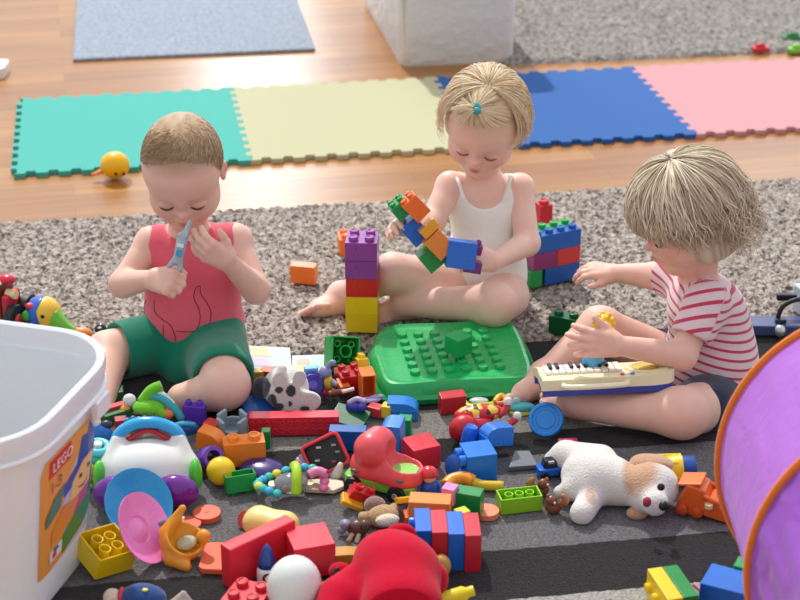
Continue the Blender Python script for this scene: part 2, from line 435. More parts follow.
# ================================================================ people
def skin_mat():
    m = bpy.data.materials.new('skin'); m.use_nodes = True; N, L = nodes(m); b = N['Principled BSDF']
    a = N.new('ShaderNodeAttribute'); a.attribute_name = 'Col'
    tc = N.new('ShaderNodeTexCoord'); n = N.new('ShaderNodeTexNoise'); n.inputs['Scale'].default_value = 45; n.inputs['Detail'].default_value = 4
    L.new(tc.outputs['Object'], n.inputs['Vector'])
    mx = N.new('ShaderNodeMix'); mx.data_type = 'RGBA'; mx.blend_type = 'MULTIPLY'; mx.inputs[0].default_value = .3
    r = N.new('ShaderNodeValToRGB'); r.color_ramp.elements[0].position = .35; r.color_ramp.elements[1].position = .65
    r.color_ramp.elements[0].color = (.95, .78, .74, 1); r.color_ramp.elements[1].color = (1, 1, 1, 1)
    L.new(n.outputs[0], r.inputs[0]); L.new(a.outputs['Color'], mx.inputs[6]); L.new(r.outputs[0], mx.inputs[7]); L.new(mx.outputs[2], b.inputs['Base Color'])
    b.inputs['Roughness'].default_value = .48; b.inputs['Specular IOR Level'].default_value = .35
    b.inputs['Subsurface Weight'].default_value = .35; b.inputs['Subsurface Scale'].default_value = .012
    b.inputs['Subsurface Radius'].default_value = (1, .35, .2)
    return m
SKIN = skin_mat()
def hair_mat(c1, c2):
    m = bpy.data.materials.new('hair'); m.use_nodes = True; N, L = nodes(m); b = N['Principled BSDF']
    a = N.new('ShaderNodeAttribute'); a.attribute_name = 'shade'
    r = N.new('ShaderNodeValToRGB'); r.color_ramp.elements[0].color = lin(c1); r.color_ramp.elements[1].color = lin(c2)
    L.new(a.outputs['Fac'], r.inputs[0]); L.new(r.outputs[0], b.inputs['Base Color'])
    b.inputs['Roughness'].default_value = .6; b.inputs['Specular IOR Level'].default_value = .4; b.inputs['Sheen Weight'].default_value = .3
    return m
def V3(p): return Vector(p)
def frame(o, fwd, up):
    f = Vector(fwd).normalized(); u = Vector(up); r = f.cross(u).normalized(); u = r.cross(f)
    return Matrix(((r.x, f.x, u.x, o[0]), (r.y, f.y, u.y, o[1]), (r.z, f.z, u.z, o[2]), (0, 0, 0, 1)))
def head_sdf(S, M, s=1.0, wide=1.0):
    R = M.to_3x3()
    def c(x, y, z): return M @ Vector((x * s * wide, y * s, z * s))
    def E(p, r, k=.01, op='add', rot=None):
        RR = R @ rot if rot is not None else R
        S.ell(c(*p), (r[0] * s * wide, r[1] * s, r[2] * s), RR, k * s, op)
    E((0, -.012, .022), (.072, .085, .073), .01)               # cranium
    E((0, .028, .018), (.060, .052, .058), .03)                # forehead
    E((0, .020, -.040), (.055, .056, .058), .03)               # face
    for q in (-1, 1):
        E((q * .032, .044, -.046), (.025, .026, .025), .02)    # cheeks
        E((q * .045, .015, -.050), (.018, .030, .024), .02)
    E((0, .055, -.086), (.018, .016, .015), .02)               # chin
    E((0, .020, -.085), (.036, .040, .020), .03)
    for q in (-1, 1):                                          # sockets and lids
        E((q * .028, .088, -.012), (.019, .015, .013), .010, 'sub')
        E((q * .028, .0655, -.014), (.0150, .0130, .0115), .002)
    E((0, .074, -.004), (.008, .010, .016), .012)              # bridge
    E((0, .084, -.029), (.0090, .0100, .0080), .008)           # nose tip
    for q in (-1, 1):
        E((q * .0085, .077, -.031), (.0062, .0065, .0058), .005)
        E((q * .0050, .0855, -.0355), (.0025, .0030, .0022), .002, 'sub')
    E((0, .074, -.054), (.016, .010, .013), .012)              # muzzle
    E((0, .082, -.0520), (.0135, .0050, .0034), .004)          # lips
    E((0, .081, -.0610), (.0110, .0052, .0042), .004)
    E((0, .0885, -.0562), (.0150, .0045, .0013), .0025, 'sub')
    for q in (-1, 1):                                          # ears
        rt = Matrix.Rotation(q * .35, 3, 'Z') @ Matrix.Rotation(-.15, 3, 'X')
        E((q * .073, -.010, -.012), (.0055, .0150, .0200), .004, 'add', rt)
        E((q * .0785, -.008, -.010), (.0040, .0085, .0125), .003, 'sub', rt)
        E((q * .072, -.006, -.030), (.0050, .0070, .0065), .004)
def head_colors(V, M, base, s=1.0, pink=1.0, brow='#a8805c', brow_a=.45):
    Mi = np.array(M.inverted()); X = V @ Mi[:3, :3].T + Mi[:3, 3]; X = X / s
    C = np.tile(np.array(lin(base)[:3]), (len(V), 1))
    def blob(p, r, hexc, a, q=2.0):
        d = (((X - np.array(p)) / np.array(r)) ** 2).sum(1); w_ = (np.exp(-d ** (q / 2) * 1.2) * a)[:, None]
        C[:] = C * (1 - w_) + np.array(lin(hexc)[:3]) * w_
    for q in (-1, 1):
        blob((q * .036, .060, -.042), (.020, .03, .017), '#e58a86', .55 * pink)
        blob((q * .076, -.010, -.012), (.010, .02, .022), '#dd8478', .5)
        blob((q * .026, .082, .006), (.015, .02, .0028), brow, brow_a)
        blob((q * .028, .080, -.008), (.016, .02, .006), '#c98d80', .35)  # darker eyelid crease, its shade painted into the skin colour
    blob((0, .088, -.030), (.010, .012, .008), '#e09088', .5)
    blob((0, .084, -.052), (.0135, .012, .0040), '#d27a74', .85, 4); blob((0, .083, -.061), (.0115, .012, .0048), '#d4807a', .85, 4)
    blob((0, .086, -.0565), (.0125, .010, .0011), '#8c4444', .7, 4)
    return C
def lash(M, s, parent, hexc='#5c4034'):
    for q in (-1, 1):
        pts = []
        for i in range(9):
            a = -1 + 2 * i / 8; pts.append(M @ (Vector((q * .028 + a * .0140, .0798 - .0055 * a * a, -.0180 + .0030 * a * a)) * s))
        g = G(); g.tube(pts, [.0004 + .0014 * s * (1 - abs(-1 + 2 * i / 8) ** 3) for i in range(9)], 6)
        g.v = [p - parent.location for p in g.v]; g.build('eyelashes', plastic(hexc, .7), parent)
def hand(S, M, side=1, curl=(20, 20, 15), s=1.0, thumb=0, curls=None, spread=5, k=.004):
    """local: Y along the fingers, Z out of the back of the hand, X*side towards the thumb"""
    def c(x, y, z): return M @ Vector((x * s * side, y * s, z * s))
    kn = [(.0185, .043, 0), (.0065, .047, .001), (-.0060, .045, .0008), (-.0175, .040, -.001)]
    for q in kn: S.cap(c(q[0] * .55, .004, 0), c(*q), .0125 * s, .0082 * s, .006 * s)
    S.ell(c(.012, .014, -.006), (.013 * s, .018 * s, .011 * s), M.to_3x3(), .008)
    lens = [(.019, .013, .010), (.021, .015, .011), (.019, .014, .010), (.015, .011, .009)]
    for i, (q, ln) in enumerate(zip(kn, lens)):
        p = Vector(q); a = 0; yaw = math.radians([1.4, .4, -.6, -1.7][i] * spread)
        cc = curls[i] if curls else curl
        rr = [.0070, .0066, .0060, .0054] if i < 3 else [.0062, .0058, .0053, .0048]
        for j in range(3):
            a += math.radians(cc[j]); d = Vector((math.sin(yaw) * math.cos(a), math.cos(yaw) * math.cos(a), -math.sin(a)))
            n = p + d * ln[j]; S.cap(c(*p), c(*n), rr[j] * s, rr[j + 1] * s, k * .6 if j else k); p = n
    t = math.radians(thumb); p0 = Vector((.012, .008, -.005)); p1 = Vector((.029, .022 + .004 * math.sin(t), -.009))
    p2 = p1 + Vector((.012 * math.cos(t) - .004, .013, -.010 * math.sin(t))); p3 = p2 + Vector((.006 - .012 * math.sin(t), .010, -.009 * math.sin(t)))
    S.cap(c(*p0), c(*p1), .0105 * s, .0085 * s, .006); S.cap(c(*p1), c(*p2), .0080 * s, .0070 * s, .003); S.cap(c(*p2), c(*p3), .0070 * s, .0056 * s, .003)
def foot(S, M, side=1, s=1.0):
    """local: Y towards the toes, Z up, X*side towards the big toe; origin at the ankle"""
    def c(x, y, z): return M @ Vector((x * s * side, y * s, z * s))
    S.cap(c(0, 0, .004), c(0, -.012, -.020), .021 * s, .018 * s, .012)
    S.cap(c(0, 0, -.006), c(.004, .045, -.018), .020 * s, .017 * s, .014)
    S.cap(c(0, -.005, -.022), c(-.008, .045, -.024), .016 * s, .014 * s, .012)
    S.cap(c(.010, .050, -.022), c(-.014, .045, -.024), .014 * s, .012 * s, .008)
    toes = [(.0150, .074, .0098), (.0010, .073, .0072), (-.0095, .069, .0066), (-.0185, .063, .0060), (-.0265, .055, .0056)]
    for x, y, r in toes: S.cap(c(x * .8, y - .020, -.024), c(x, y, -.025 + r * .3), r * s, r * s * .95, .0022)
def sleevecut(S, a, b, t, k=.003):    # removes what lies past the point t of the way a -> b
    a = Vector(a); b = Vector(b); S.half(a + (b - a) * t, b - a, k)

def scalp_col(C, V, M, s, hexc, keep):
    Mi = np.array(M.inverted()); X = (V @ Mi[:3, :3].T + Mi[:3, 3]) / s
    w_ = np.clip(keep(X), 0, 1)[:, None]; C[:] = C * (1 - w_) + np.array(lin(hexc)[:3]) * w_
def strands(name, M, parent, mat, roots, s=1.0, rr=.0011, taper=.35, seed=1, sides=4, base=None):
    """roots: list of point lists in head space"""
    rg = random.Random(seed); g = G(); sh = []
    for pts in roots:
        n = len(pts); r = rr * rg.uniform(.7, 1.3); v = rg.random()
        q = [M @ (Vector(p) * s) for p in pts]
        n0 = len(g.v)
        g.tube(q, [r * s * (1 - (1 - taper) * (i / (n - 1)) ** 1.5) for i in range(n)], sides, flat=.6)
        sh += [v] * (len(g.v) - n0)
    me = g.mesh(name); return me, sh
def skull(th, ph, lift=0.0):
    """point on the scalp: th from the crown, ph round it (0 = front)"""
    x = math.sin(th) * math.sin(ph); y = math.sin(th) * math.cos(ph); z = math.cos(th)
    r = 1 / math.sqrt((x / .0735) ** 2 + (y / .0875) ** 2 + (z / .0755) ** 2) + lift
    return Vector((x * r, y * r - .010, z * r + .022))
# ---------------------------------------------------------------- the boy
def figure(name, label, base_xy):
    return thing(name, label, 'person', (base_xy[0], base_xy[1], 0))
def finish(me, name, root, mat, **k):
    me.transform(Matrix.Translation(-root.location))
    return link(name, me, mat, root, True)
def noise_push(me, amp, sc_, seed=0, comp=(1, 1, 1)):
    n = len(me.vertices); V = np.empty(n * 3, np.float32); me.vertices.foreach_get('co', V); V = V.reshape(-1, 3)
    Nn = np.empty(n * 3, np.float32); me.vertices.foreach_get('normal', Nn); Nn = Nn.reshape(-1, 3)
    rg = np.random.default_rng(seed); d = np.zeros(n)
    for i in range(7):
        k = rg.normal(size=3) * np.array(comp); k = k / np.linalg.norm(k) * sc_ * rg.uniform(.6, 1.9)
        d += np.sin(V @ k + rg.uniform(0, 6) + 1.2 * np.sin(V @ (rg.normal(size=3) * sc_ * .5)))
    V = V + Nn * (d * amp / 3)[:, None]
    me.vertices.foreach_set('co', V.astype(np.float32).ravel()); me.update()

BR = 2.2e-3
boy = figure('person', 'toddler in a sleeveless coral red top and green shorts, putting a toy to his mouth', (W(188, 350, 3.02).x, 3.02))
pel = W(195, 322, 3.045); chest = W(194, 262, 3.03); neck = W(188, 230, 3.02)
sR, sL = W(151, 243, 3.02), W(236, 240, 3.02)
eR, hR = W(123, 284, 2.96), W(153, 279, 2.885)
eL, hL = W(256, 290, 2.95), W(226, 259, 2.885)
hipR, kR, aR = W(166, 340, 3.01), W(108, 353, 2.94), W(98, 408, 2.77)
hipL, kL, aL = W(213, 342, 3.01), W(226, 384, 2.80), W(182, 398, 2.80)
# head frame: looks down and to the camera
hc = W(183, 170, 2.985)
HB = frame(hc, Vector((.03, -.87, -.50)), Vector((0, -.5, .87)))
S = SDF((-.60, 2.62, -.02), (-.20, 3.20, .56), BR)
def torso(S, g=0.0):
    S.ell(pel, (.088 + g, .072 + g, .066 + g), None, .02)
    S.cap(pel + Vector((0, -.012, .03)), chest + Vector((0, -.006, -.01)), .070 + g, .062 + g, .03)
    S.ell(pel + Vector((0, -.034, .035)), (.080 + g, .062 + g, .068 + g), None, .03)
    S.ell(pel + Vector((0, -.016, .085)), (.082 + g, .058 + g, .06 + g), None, .03)
    for q in (-1, 1):
        S.ell(chest + Vector((q * .026, -.004, .008)), (.048 + g, .048 + g, .055 + g), None, .03)
    S.cap(sR + Vector((.010, 0, -.008)), sL + Vector((-.010, 0, -.008)), .028 + g, .028 + g, .03)
torso(S)
S.cap(neck + Vector((0, .01, -.02)), hc + Vector((0, .03, -.02)), .036, .034, .02)
for a, b, c in ((sR, eR, hR), (sL, eL, hL)):
    S.ell(a, .030, None, .02); S.cap(a, b, .0275, .0245, .012); S.cap(b, c, .0265, .0165, .008)
S.cap(hipR, kR, .048, .041, .02); S.cap(kR, aR, .041, .026, .012)
S.cap(hipL, kL, .048, .043, .02); S.ell(kL + Vector((0, -.006, 0)), (.042, .040, .040), None, .015); S.cap(kL + Vector((-.01, 0, -.012)), aL, .040, .026, .012)
foot(S, frame(aR + Vector((0, 0, -.005)), Vector((.8, -.35, -.15)), Vector((.3, .3, .9))), 1, 1.0)
foot(S, frame(aL + Vector((0, 0, -.005)), Vector((-.95, .1, -.1)), Vector((-.2, -.3, .9))), -1, 1.0)
head_sdf(S, HB, .98)
# right hand: a fist round the toy, left hand: fingers on the toy at the mouth
MR = frame(hR + Vector((-.002, 0, 0)), Vector((.85, -.5, .05)), Vector((-.35, -.62, .70)))
hand(S, MR, -1, (58, 70, 45), .98, thumb=50, spread=2)
ML = frame(hL + Vector((.004, 0, -.004)), Vector((-.80, -.18, .42)), Vector((-.25, -.80, -.55)) * -1)
ML = frame(hL + Vector((.004, .0, -.004)), Vector((-.80, -.22, .55)), Vector((-.30, -.85, .10)))
hand(S, ML, 1, (26, 28, 20), .98, thumb=5, spread=5)
me = S.mesh('body', smooth=1); C = head_colors(S.V, HB, '#e6bfae', .98, .35, '#a98062', .35)
scalp_col(C, S.V, HB, .98, '#9a7a5c', lambda X: .75 * np.clip((X[:, 2] - .044 - .35 * np.maximum(X[:, 1], 0)) / .03 + .5, 0, 1))
setcol(me, C); finish(me, 'body', boy, SKIN)
lash(HB, .98, boy)
# tank top
S = SDF((-.58, 2.85, .0), (-.22, 3.18, .36), BR)
torso(S, .0065)
for a, b in ((sR, 1), (sL, -1)): S.ell(a + Vector((b * .010, 0, .000)), .034, None, .012)
for a, b, q in ((sR, eR, 1), (sL, eL, -1)):
    S.cap(a + Vector((-q * .015, -.004, .006)), b + Vector((-q * .04, 0, 0)), .030, .034, .004, 'sub')
S.ell(neck + Vector((0, -.005, .022)), (.047, .050, .035), None, .004, 'sub')
S.half(W(190, 350, 2.92) + Vector((0, 0, .0)), (0, -.05, -1), .004)
me = S.mesh('top', smooth=2); noise_push(me, .0016, 38, 2, (1, .6, .35))
TOPM = cloth_mat('#e56478', .3, 500)
top = finish(me, 'tank_top', boy, TOPM)
# shorts
S = SDF((-.60, 2.70, -.02), (-.20, 3.18, .20), BR)
S.ell(pel, (.088, .076, .072), None, .02); S.ell(pel + Vector((0, -.034, .025)), (.083, .066, .070), None, .02)
S.cap(hipR, hipR + (kR - hipR) * .85, .059, .055, .02); S.cap(hipL, hipL + (kL - hipL) * .72, .063, .059, .03)
S.cap((hipL + hipR) / 2 + Vector((0, -.05, -.035)), (hipL + hipR) / 2, .045, .06, .03)
for h_, k_, t in ((hipR, kR, .60),):
    d = (k_ - h_).normalized(); S.cap(h_ + d * .135 - d * .0, h_ + d * .3, .075, .075, .004, 'sub') if False else None
    cc = h_ + (k_ - h_) * .62 + d * .066; S.ell(cc + d * .0, .066, None, .004, 'sub')
d = (kL - hipL).normalized(); S.ell(hipL + d * .205 + Vector((0, -.01, -.012)), .066, None, .004, 'sub')
S.half((0, 0, .0), (0, 0, -1), .003); S.half((0, 0, .122), (0, 0, 1), .004)
me = S.mesh('shorts', smooth=2); noise_push(me, .0016, 45, 5, (1, 1, .4))
finish(me, 'shorts', boy, cloth_mat('#0f7d62', .3, 500))
# hair: short and fair, a cap over the skull with fine tufts
HAIRB = hair_mat('#8a6a4a', '#cdae86')
S = SDF(tuple(hc - Vector((.12, .13, .12))), tuple(hc + Vector((.12, .13, .14))), 2.0e-3)
R = HB.to_3x3()
S.ell(HB @ Vector((0, -.0125, .024)), (.0722, .0850, .0742), R, .005)
S.ell(HB @ Vector((0, .075, .005)), (.066, .050, .080), R, .012, 'sub')
S.ell(HB @ Vector((0, -.0, -.075)), (.10, .088, .068), R, .012, 'sub')
for q in (-1, 1): S.ell(HB @ Vector((q * .074, .012, -.014)), (.016, .034, .022), R, .008, 'sub')
me = S.mesh('hair', smooth=1)
X = S.V; rg = np.random.default_rng(2); sh = .45 + .2 * np.sin(X[:, 0] * 260) * np.sin(X[:, 1] * 90) + .1 * rg.random(len(X)); setval(me, sh, 'shade')
rr_ = random.Random(4); roots = []
for i in range(3400):
    ph = rr_.uniform(-PI, PI); fr = max(0, math.cos(ph))
    lim = 1.50 - .78 * fr ** 1.2 + .12 * math.sin(3 * ph) * fr; th = math.acos(1 - rr_.random() * (1 - math.cos(lim)))
    L_ = rr_.uniform(.10, .26)
    # combed from the crown whorl forwards
    tgt = 0 if abs(ph) < 2 else ph
    pts = [skull(th + L_ * t, ph + .25 * t + (tgt - ph) * .10 * t, .0008 + .0022 * math.sin(PI * min(t * .9, 1)) * rr_.uniform(.6, 1.3)) for t in (0, .25, .5, .75, 1)]
    roots.append(pts)
me2, sh2 = strands('hair_strands', HB, None, HAIRB, roots, .98 * 1.0, .0007, .2, 4, 3)
hb = finish(me, 'hair', boy, HAIRB)
setval(me2, sh2, 'shade'); o = finish(me2, 'hair', boy, HAIRB)
# join the tufts into the hair mesh
def join(a, b):
    bm = bmesh.new(); bm.from_mesh(a.data); n0 = len(bm.verts); bm.from_mesh(b.data); bm.to_mesh(a.data); bm.free()
    bpy.data.objects.remove(b)
    a.data.polygons.foreach_set('use_smooth', [True] * len(a.data.polygons))
join(hb, o)
# line drawing on the top: long-necked animal with a curled tail
from mathutils.bvhtree import BVHTree
def project_lines(target, lines, r, mat, name, parent, off=.0006):
    dg = target.data; bv = BVHTree.FromPolygons([(v.co + parent.location)[:] for v in dg.vertices], [p.vertices[:] for p in dg.polygons])
    g = G()
    for ln in lines:
        ln = catmull([(a, b, 0) for a, b in ln], 5); pts = []
        for p in ln:
            d = ray(p.x, p.y).normalized(); hit = bv.ray_cast(Vector((0, 0, H)), d)
            if hit[0] is not None: pts.append(hit[0] - d * off)
        if len(pts) > 2: g.tube(pts, r, 5)
    return finish(g.mesh(name), name, parent, mat)
tail = [(200, 286), (196, 288), (194, 298), (199, 309), (200, 320), (196, 330), (186, 332), (176, 331)]
tail2 = [(200, 286), (201, 294), (207, 303), (211, 312), (210, 322), (206, 334), (200, 347)]
neckl = [(154, 300), (155, 312), (163, 320), (170, 325), (175, 336), (176, 349)]
back = [(146, 300), (143, 312), (147, 325), (155, 335)]
leg1 = [(163, 325), (163, 336), (157, 344)]; leg2 = [(148, 336), (158, 345)]; arm1 = [(148, 322), (156, 330)]
project_lines(top, [tail, tail2, neckl, back, leg1, leg2, arm1], .0007, plastic('#5a1c2c', .8), 'printed_animal_outline', boy)
# ---------------------------------------------------------------- the girl in white
girl = figure('person', 'blond toddler girl in a white sleeveless bodysuit holding joined toy bricks in both hands', (W(487, 290, 3.27).x, 3.27))
def fin2(me, name, mat, root):
    return finish(me, name, root, mat)
pel = W(484, 282, 3.29); chest = W(485, 212, 3.30); neck = W(484, 178, 3.29)
sR, sL = W(450, 186, 3.28), W(520, 188, 3.29)
eR, hR = W(432, 222, 3.22), W(407, 228, 3.13)
eL, hL = W(527, 243, 3.22), W(494, 262, 3.12)
hipR, kR, aR = W(460, 286, 3.25), W(393, 273, 3.19), W(341, 296, 3.25)
hipL, kL, aL = W(505, 296, 3.24), W(494, 304, 3.11), W(404, 303, 3.19)
hc = W(484, 122, 3.255)
HG = frame(hc, Vector((-.22, -.84, -.54)), Vector((.03, -.5, .85)))
S = SDF((-.30, 2.95, -.02), (.32, 3.46, .56), BR)
def torso2(S, g=0.0):
    S.ell(pel, (.080 + g, .070 + g, .064 + g), None, .02)
    S.cap(pel + Vector((0, -.010, .03)), chest + Vector((0, -.002, 0)), .066 + g, .058 + g, .03)
    S.ell(pel + Vector((-.002, -.026, .055)), (.074 + g, .060 + g, .070 + g), None, .03)
    for q in (-1, 1): S.ell(chest + Vector((q * .024, -.002, .010)), (.044 + g, .046 + g, .055 + g), None, .03)
    S.cap(sR + Vector((.010, 0, -.008)), sL + Vector((-.010, 0, -.008)), .026 + g, .026 + g, .03)
torso2(S)
S.cap(neck + Vector((0, .01, -.02)), hc + Vector((0, .03, -.02)), .034, .032, .02)
for a, b, c in ((sR, eR, hR), (sL, eL, hL)):
    S.ell(a, .028, None, .02); S.cap(a, b, .0265, .0250, .012); S.cap(b, c, .0270, .0165, .008)
S.cap(hipR, kR, .052, .040, .02); S.cap(kR, aR, .040, .024, .012)
S.cap(hipL, kL, .050, .042, .02); S.ell(kL, .043, None, .015); S.cap(kL, aL, .041, .026, .015)
foot(S, frame(aR + Vector((-.002, 0, .002)), Vector((-.90, -.35, .02)), Vector((.10, .75, .65))), 1, 1.15)
foot(S, frame(aL, Vector((-.95, .1, -.15)), Vector((-.1, -.3, .9))), 1, 1.0)
head_sdf(S, HG, .96, 1.02)
MR = frame(hR, Vector((-.45, -.55, .35)), Vector((-.6, .1, .6)))
hand(S, MR, -1, (30, 35, 25), .92, thumb=30)
ML = frame(hL, Vector((-.86, -.35, .30)), Vector((.15, -.75, .55)))
hand(S, ML, 1, (28, 30, 20), .95, thumb=10, spread=7)
me = S.mesh('body', smooth=1); C = head_colors(S.V, HG, '#efcabb', .96, .9, '#c9a684', .3)
scalp_col(C, S.V, HG, .96, '#cdb293', lambda X: .75 * np.clip((X[:, 2] - .030 - .3 * np.maximum(X[:, 1], 0)) / .03 + .5, 0, 1))
setcol(me, C); finish(me, 'body', girl, SKIN); lash(HG, .96, girl, '#8a6650')
# bodysuit
S = SDF((-.02, 3.05, .0), (.32, 3.42, .36), BR)
torso2(S, .0055)
for a, q in ((sR, 1), (sL, -1)):
    S.ell(a + Vector((q * -.006, -.002, .004)), (.034, .040, .046), None, .006, 'sub')
S.ell(neck + Vector((0, -.028, .000)), (.046, .062, .050), None, .006, 'sub')
S.ell(neck + Vector((0, .03, .010)), (.044, .05, .045), None, .006, 'sub')
for a, b in ((hipR, kR), (hipL, kL)):
    d = (b - a).normalized(); S.cap(a + d * .078 + Vector((0, -.015, -.006)), a + d * .2, .055, .06, .008, 'sub')
me = S.mesh('suit', smooth=2); noise_push(me, .0018, 42, 12, (.4, .6, 1))
SUIT = cloth_mat('#f4f4f0', .35, 600)
finish(me, 'bodysuit', girl, SUIT)
for q, s_ in ((1, sR), (-1, sL)):                             # thin straps over the shoulders
    g = G()
    pts = [W(484 - q * 20, 200, 3.235), W(484 - q * 25, 183, 3.25), W(484 - q * 27, 176, 3.275), s_ + Vector((q * .022, .02, .020)), s_ + Vector((q * .026, .045, -.01))]
    g.tube(catmull(pts, 5), .0045, 8, flat=.45)
    finish(g.mesh('strap'), 'strap', girl, SUIT)

def long_hair(HM, s, mat, root, n, spec, seed, shell_r, name='hair', rr=.0010, res=2.0e-3, extra=None):
    """spec(rng) -> list of points in head space for one lock"""
    c = HM @ Vector((0, 0, 0)); S = SDF(tuple(c - Vector((.15, .15, .16))), tuple(c + Vector((.15, .15, .15))), res)
    R = HM.to_3x3()
    for p, r, k, op in shell_r: S.ell(HM @ (Vector(p) * s), tuple(x * s for x in r), R, k, op)
    me = S.mesh(name, smooth=1)
    Mi = np.array(HM.inverted()); X = (S.V @ Mi[:3, :3].T + Mi[:3, 3])
    an = np.arctan2(X[:, 0], X[:, 1]); setval(me, .35 + .2 * np.sin(an * 31 + 3 * np.sin(an * 7)) * np.clip(np.hypot(X[:, 0], X[:, 1]) / .05, 0, 1), 'shade')
    rg = random.Random(seed); roots = [spec(rg) for _ in range(n)]
    me2, sh = strands('hair', HM, None, mat, roots, s, rr, .25, seed, 4); setval(me2, sh, 'shade')
    a = finish(me, name, root, mat); b = finish(me2, name, root, mat); join(a, b); return a
HAIRG = hair_mat('#d2b07c', '#fff1d4')
TIE = skull(.66, .30, .007)
def to_tie(rg, th0, ph):
    a = skull(th0, ph, .001).normalized(); c0 = Vector((0, -.010, .022)); a = skull(th0, ph, .001); pts = []; q = rg.uniform(.001, .006)
    for i in range(7):
        u = i / 6; d = (a.lerp(TIE, u) - c0).normalized()
        pts.append(skull(math.acos(max(-1, min(1, d.z))), math.atan2(d.x, d.y), .002 + q * math.sin(PI * u) + .005 * u))
    return pts
def lock_g(rg):
    k = rg.random()
    if k < .30: return to_tie(rg, rg.uniform(.80, 1.14), rg.uniform(-1.35, 1.5))
    if k < .42: return to_tie(rg, rg.uniform(.05, .55), rg.uniform(-PI, PI))
    ph = rg.uniform(-PI, PI); th0 = rg.uniform(.05, .9)
    if abs(ph) < 1.15: ph = math.copysign(rg.uniform(1.15, PI), ph)
    end = rg.uniform(1.8, 2.45) if abs(ph) > 1.9 else rg.uniform(1.6, 2.15)
    l = rg.uniform(.001, .009); w_ = rg.uniform(-.4, .4); pts = []; wv = rg.uniform(0, 6)
    for i in range(9):
        u = i / 8; th = th0 + (end - th0) * u
        p = skull(min(th, 1.7), ph + w_ * u, l + .008 * math.sin(PI * u * .8) + .006 * u)
        if th > 1.7:
            e = th - 1.7; q = Vector((p.x, p.y, 0)).normalized(); p = p + Vector((0, 0, -e * .075)) + q * (.006 * math.sin(wv + e * 6) + .004 - .02 * e * e)
        pts.append(p)
    return pts
long_hair(HG, .96, HAIRG, girl, 2300, lock_g, 9,
    [((0, -.014, .024), (.0765, .0890, .0765), .01, 'add'), ((0, -.040, -.025), (.072, .062, .062), .02, 'add'), ((-.060, -.012, -.02), (.022, .035, .05), .01, 'add'), ((.060, -.012, -.02), (.022, .035, .05), .01, 'add'),
     ((0, .080, .005), (.062, .055, .062), .012, 'sub'), ((0, .052, -.055), (.075, .062, .055), .010, 'sub'), ((0, -.0, -.11), (.08, .07, .045), .010, 'sub')], 'hair', .0013)
# the tuft on top with its hair tie
rg = random.Random(3); roots = []; out = (TIE - Vector((0, -.010, .022))).normalized()
for i in range(260):
    a = TIE + Vector((rg.gauss(0, .003), rg.gauss(0, .003), 0)); ang = rg.uniform(0, 2 * PI); sp = rg.uniform(.1, 1.0)
    d = (out * .8 + Vector((.55 + .5 * math.cos(ang) * sp, .25 + .5 * math.sin(ang) * sp, .1 * math.sin(ang * 2)))).normalized(); L_ = rg.uniform(.030, .062)
    dr = Vector((.004, .006, -.016)) * rg.uniform(.3, 1.4)
    roots.append([a, a + d * L_ * .35, a + d * L_ * .7 + dr * .4, a + d * L_ + dr])
me2, sh = strands('hair_tuft', HG, None, HAIRG, roots, .96, .0013, .2, 3, 4); setval(me2, sh, 'shade'); finish(me2, 'hair_tuft', girl, HAIRG)
g = G(); ctr = HG @ (TIE * .96); Rt = (HG.to_3x3() @ out.to_track_quat('Z', 'Y').to_matrix()).to_4x4()
g.tube([T3(*ctr) @ Rt @ Vector((.0075 * math.cos(a * PI / 6), .0075 * math.sin(a * PI / 6), .001)) for a in range(12)], .0042, 8, closed=True)
g.ell((0, 0, 0), (.0085, .007, .0075), T3(*(ctr + Vector((.002, -.012, -.001)))))
finish(g.mesh('hair_tie'), 'hair_tie', girl, plastic('#35a3a6', .5))
# ---------------------------------------------------------------- the girl in stripes, seen from her left side
girl2 = figure('person', 'blond toddler girl in a pink striped shirt with a toy keyboard on her lap', (W(705, 400, 2.87).x, 2.87))
pel = W(709, 390, 2.90); chest = W(710, 316, 2.90); neck = W(694, 266, 2.90)
sL, sR = W(707, 300, 2.835), W(682, 282, 2.975)
eL, hL = W(682, 356, 2.78), W(617, 345, 2.745)
eR, hR = W(655, 276, 3.05), W(614, 273, 3.10)
hipL, kL, aL = W(716, 404, 2.82), W(682, 412, 2.70), W(572, 403, 2.77)
hipR, kR, aR = W(682, 368, 2.97), W(600, 328, 2.93), W(543, 377, 2.87)
hc = W(685, 212, 2.89)
HS = frame(hc, Vector((-.92, -.30, -.42)), Vector((-.36, -.10, .9)))
S = SDF((.10, 2.58, -.02), (.66, 3.22, .52), BR)
def torso3(S, g=0.0):
    S.ell(pel, (.072 + g, .080 + g, .064 + g), None, .02)
    S.cap(pel + Vector((-.01, 0, .03)), chest + Vector((-.002, 0, 0)), .064 + g, .056 + g, .03)
    S.ell(pel + Vector((-.026, -.0, .055)), (.056 + g, .066 + g, .064 + g), None, .03)
    for q in (-1, 1): S.ell(chest + Vector((-.008, q * .022, .010)), (.052 + g, .046 + g, .055 + g), None, .03)
    S.cap(sR + Vector((.010, -.01, -.006)), sL + Vector((0, .010, -.006)), .028 + g, .028 + g, .03)
torso3(S)
S.cap(neck + Vector((.01, 0, -.02)), hc + Vector((.03, 0, -.02)), .034, .032, .02)
for a, b, c in ((sR, eR, hR), (sL, eL, hL)):
    S.ell(a, .028, None, .02); S.cap(a, b, .0275, .0245, .012); S.cap(b, c, .0265, .0170, .010)
S.cap(hipR, kR, .050, .040, .02); S.cap(kR, aR, .040, .024, .012)
S.cap(hipL, kL, .050, .043, .02); S.ell(kL, (.045, .040, .038), None, .015); S.cap(kL + Vector((0, 0, -.004)), aL, .041, .027, .02)
foot(S, frame(aR + Vector((0, 0, .004)), Vector((-.90, -.40, -.06)), Vector((-.15, .45, .85))), -1, 1.12)
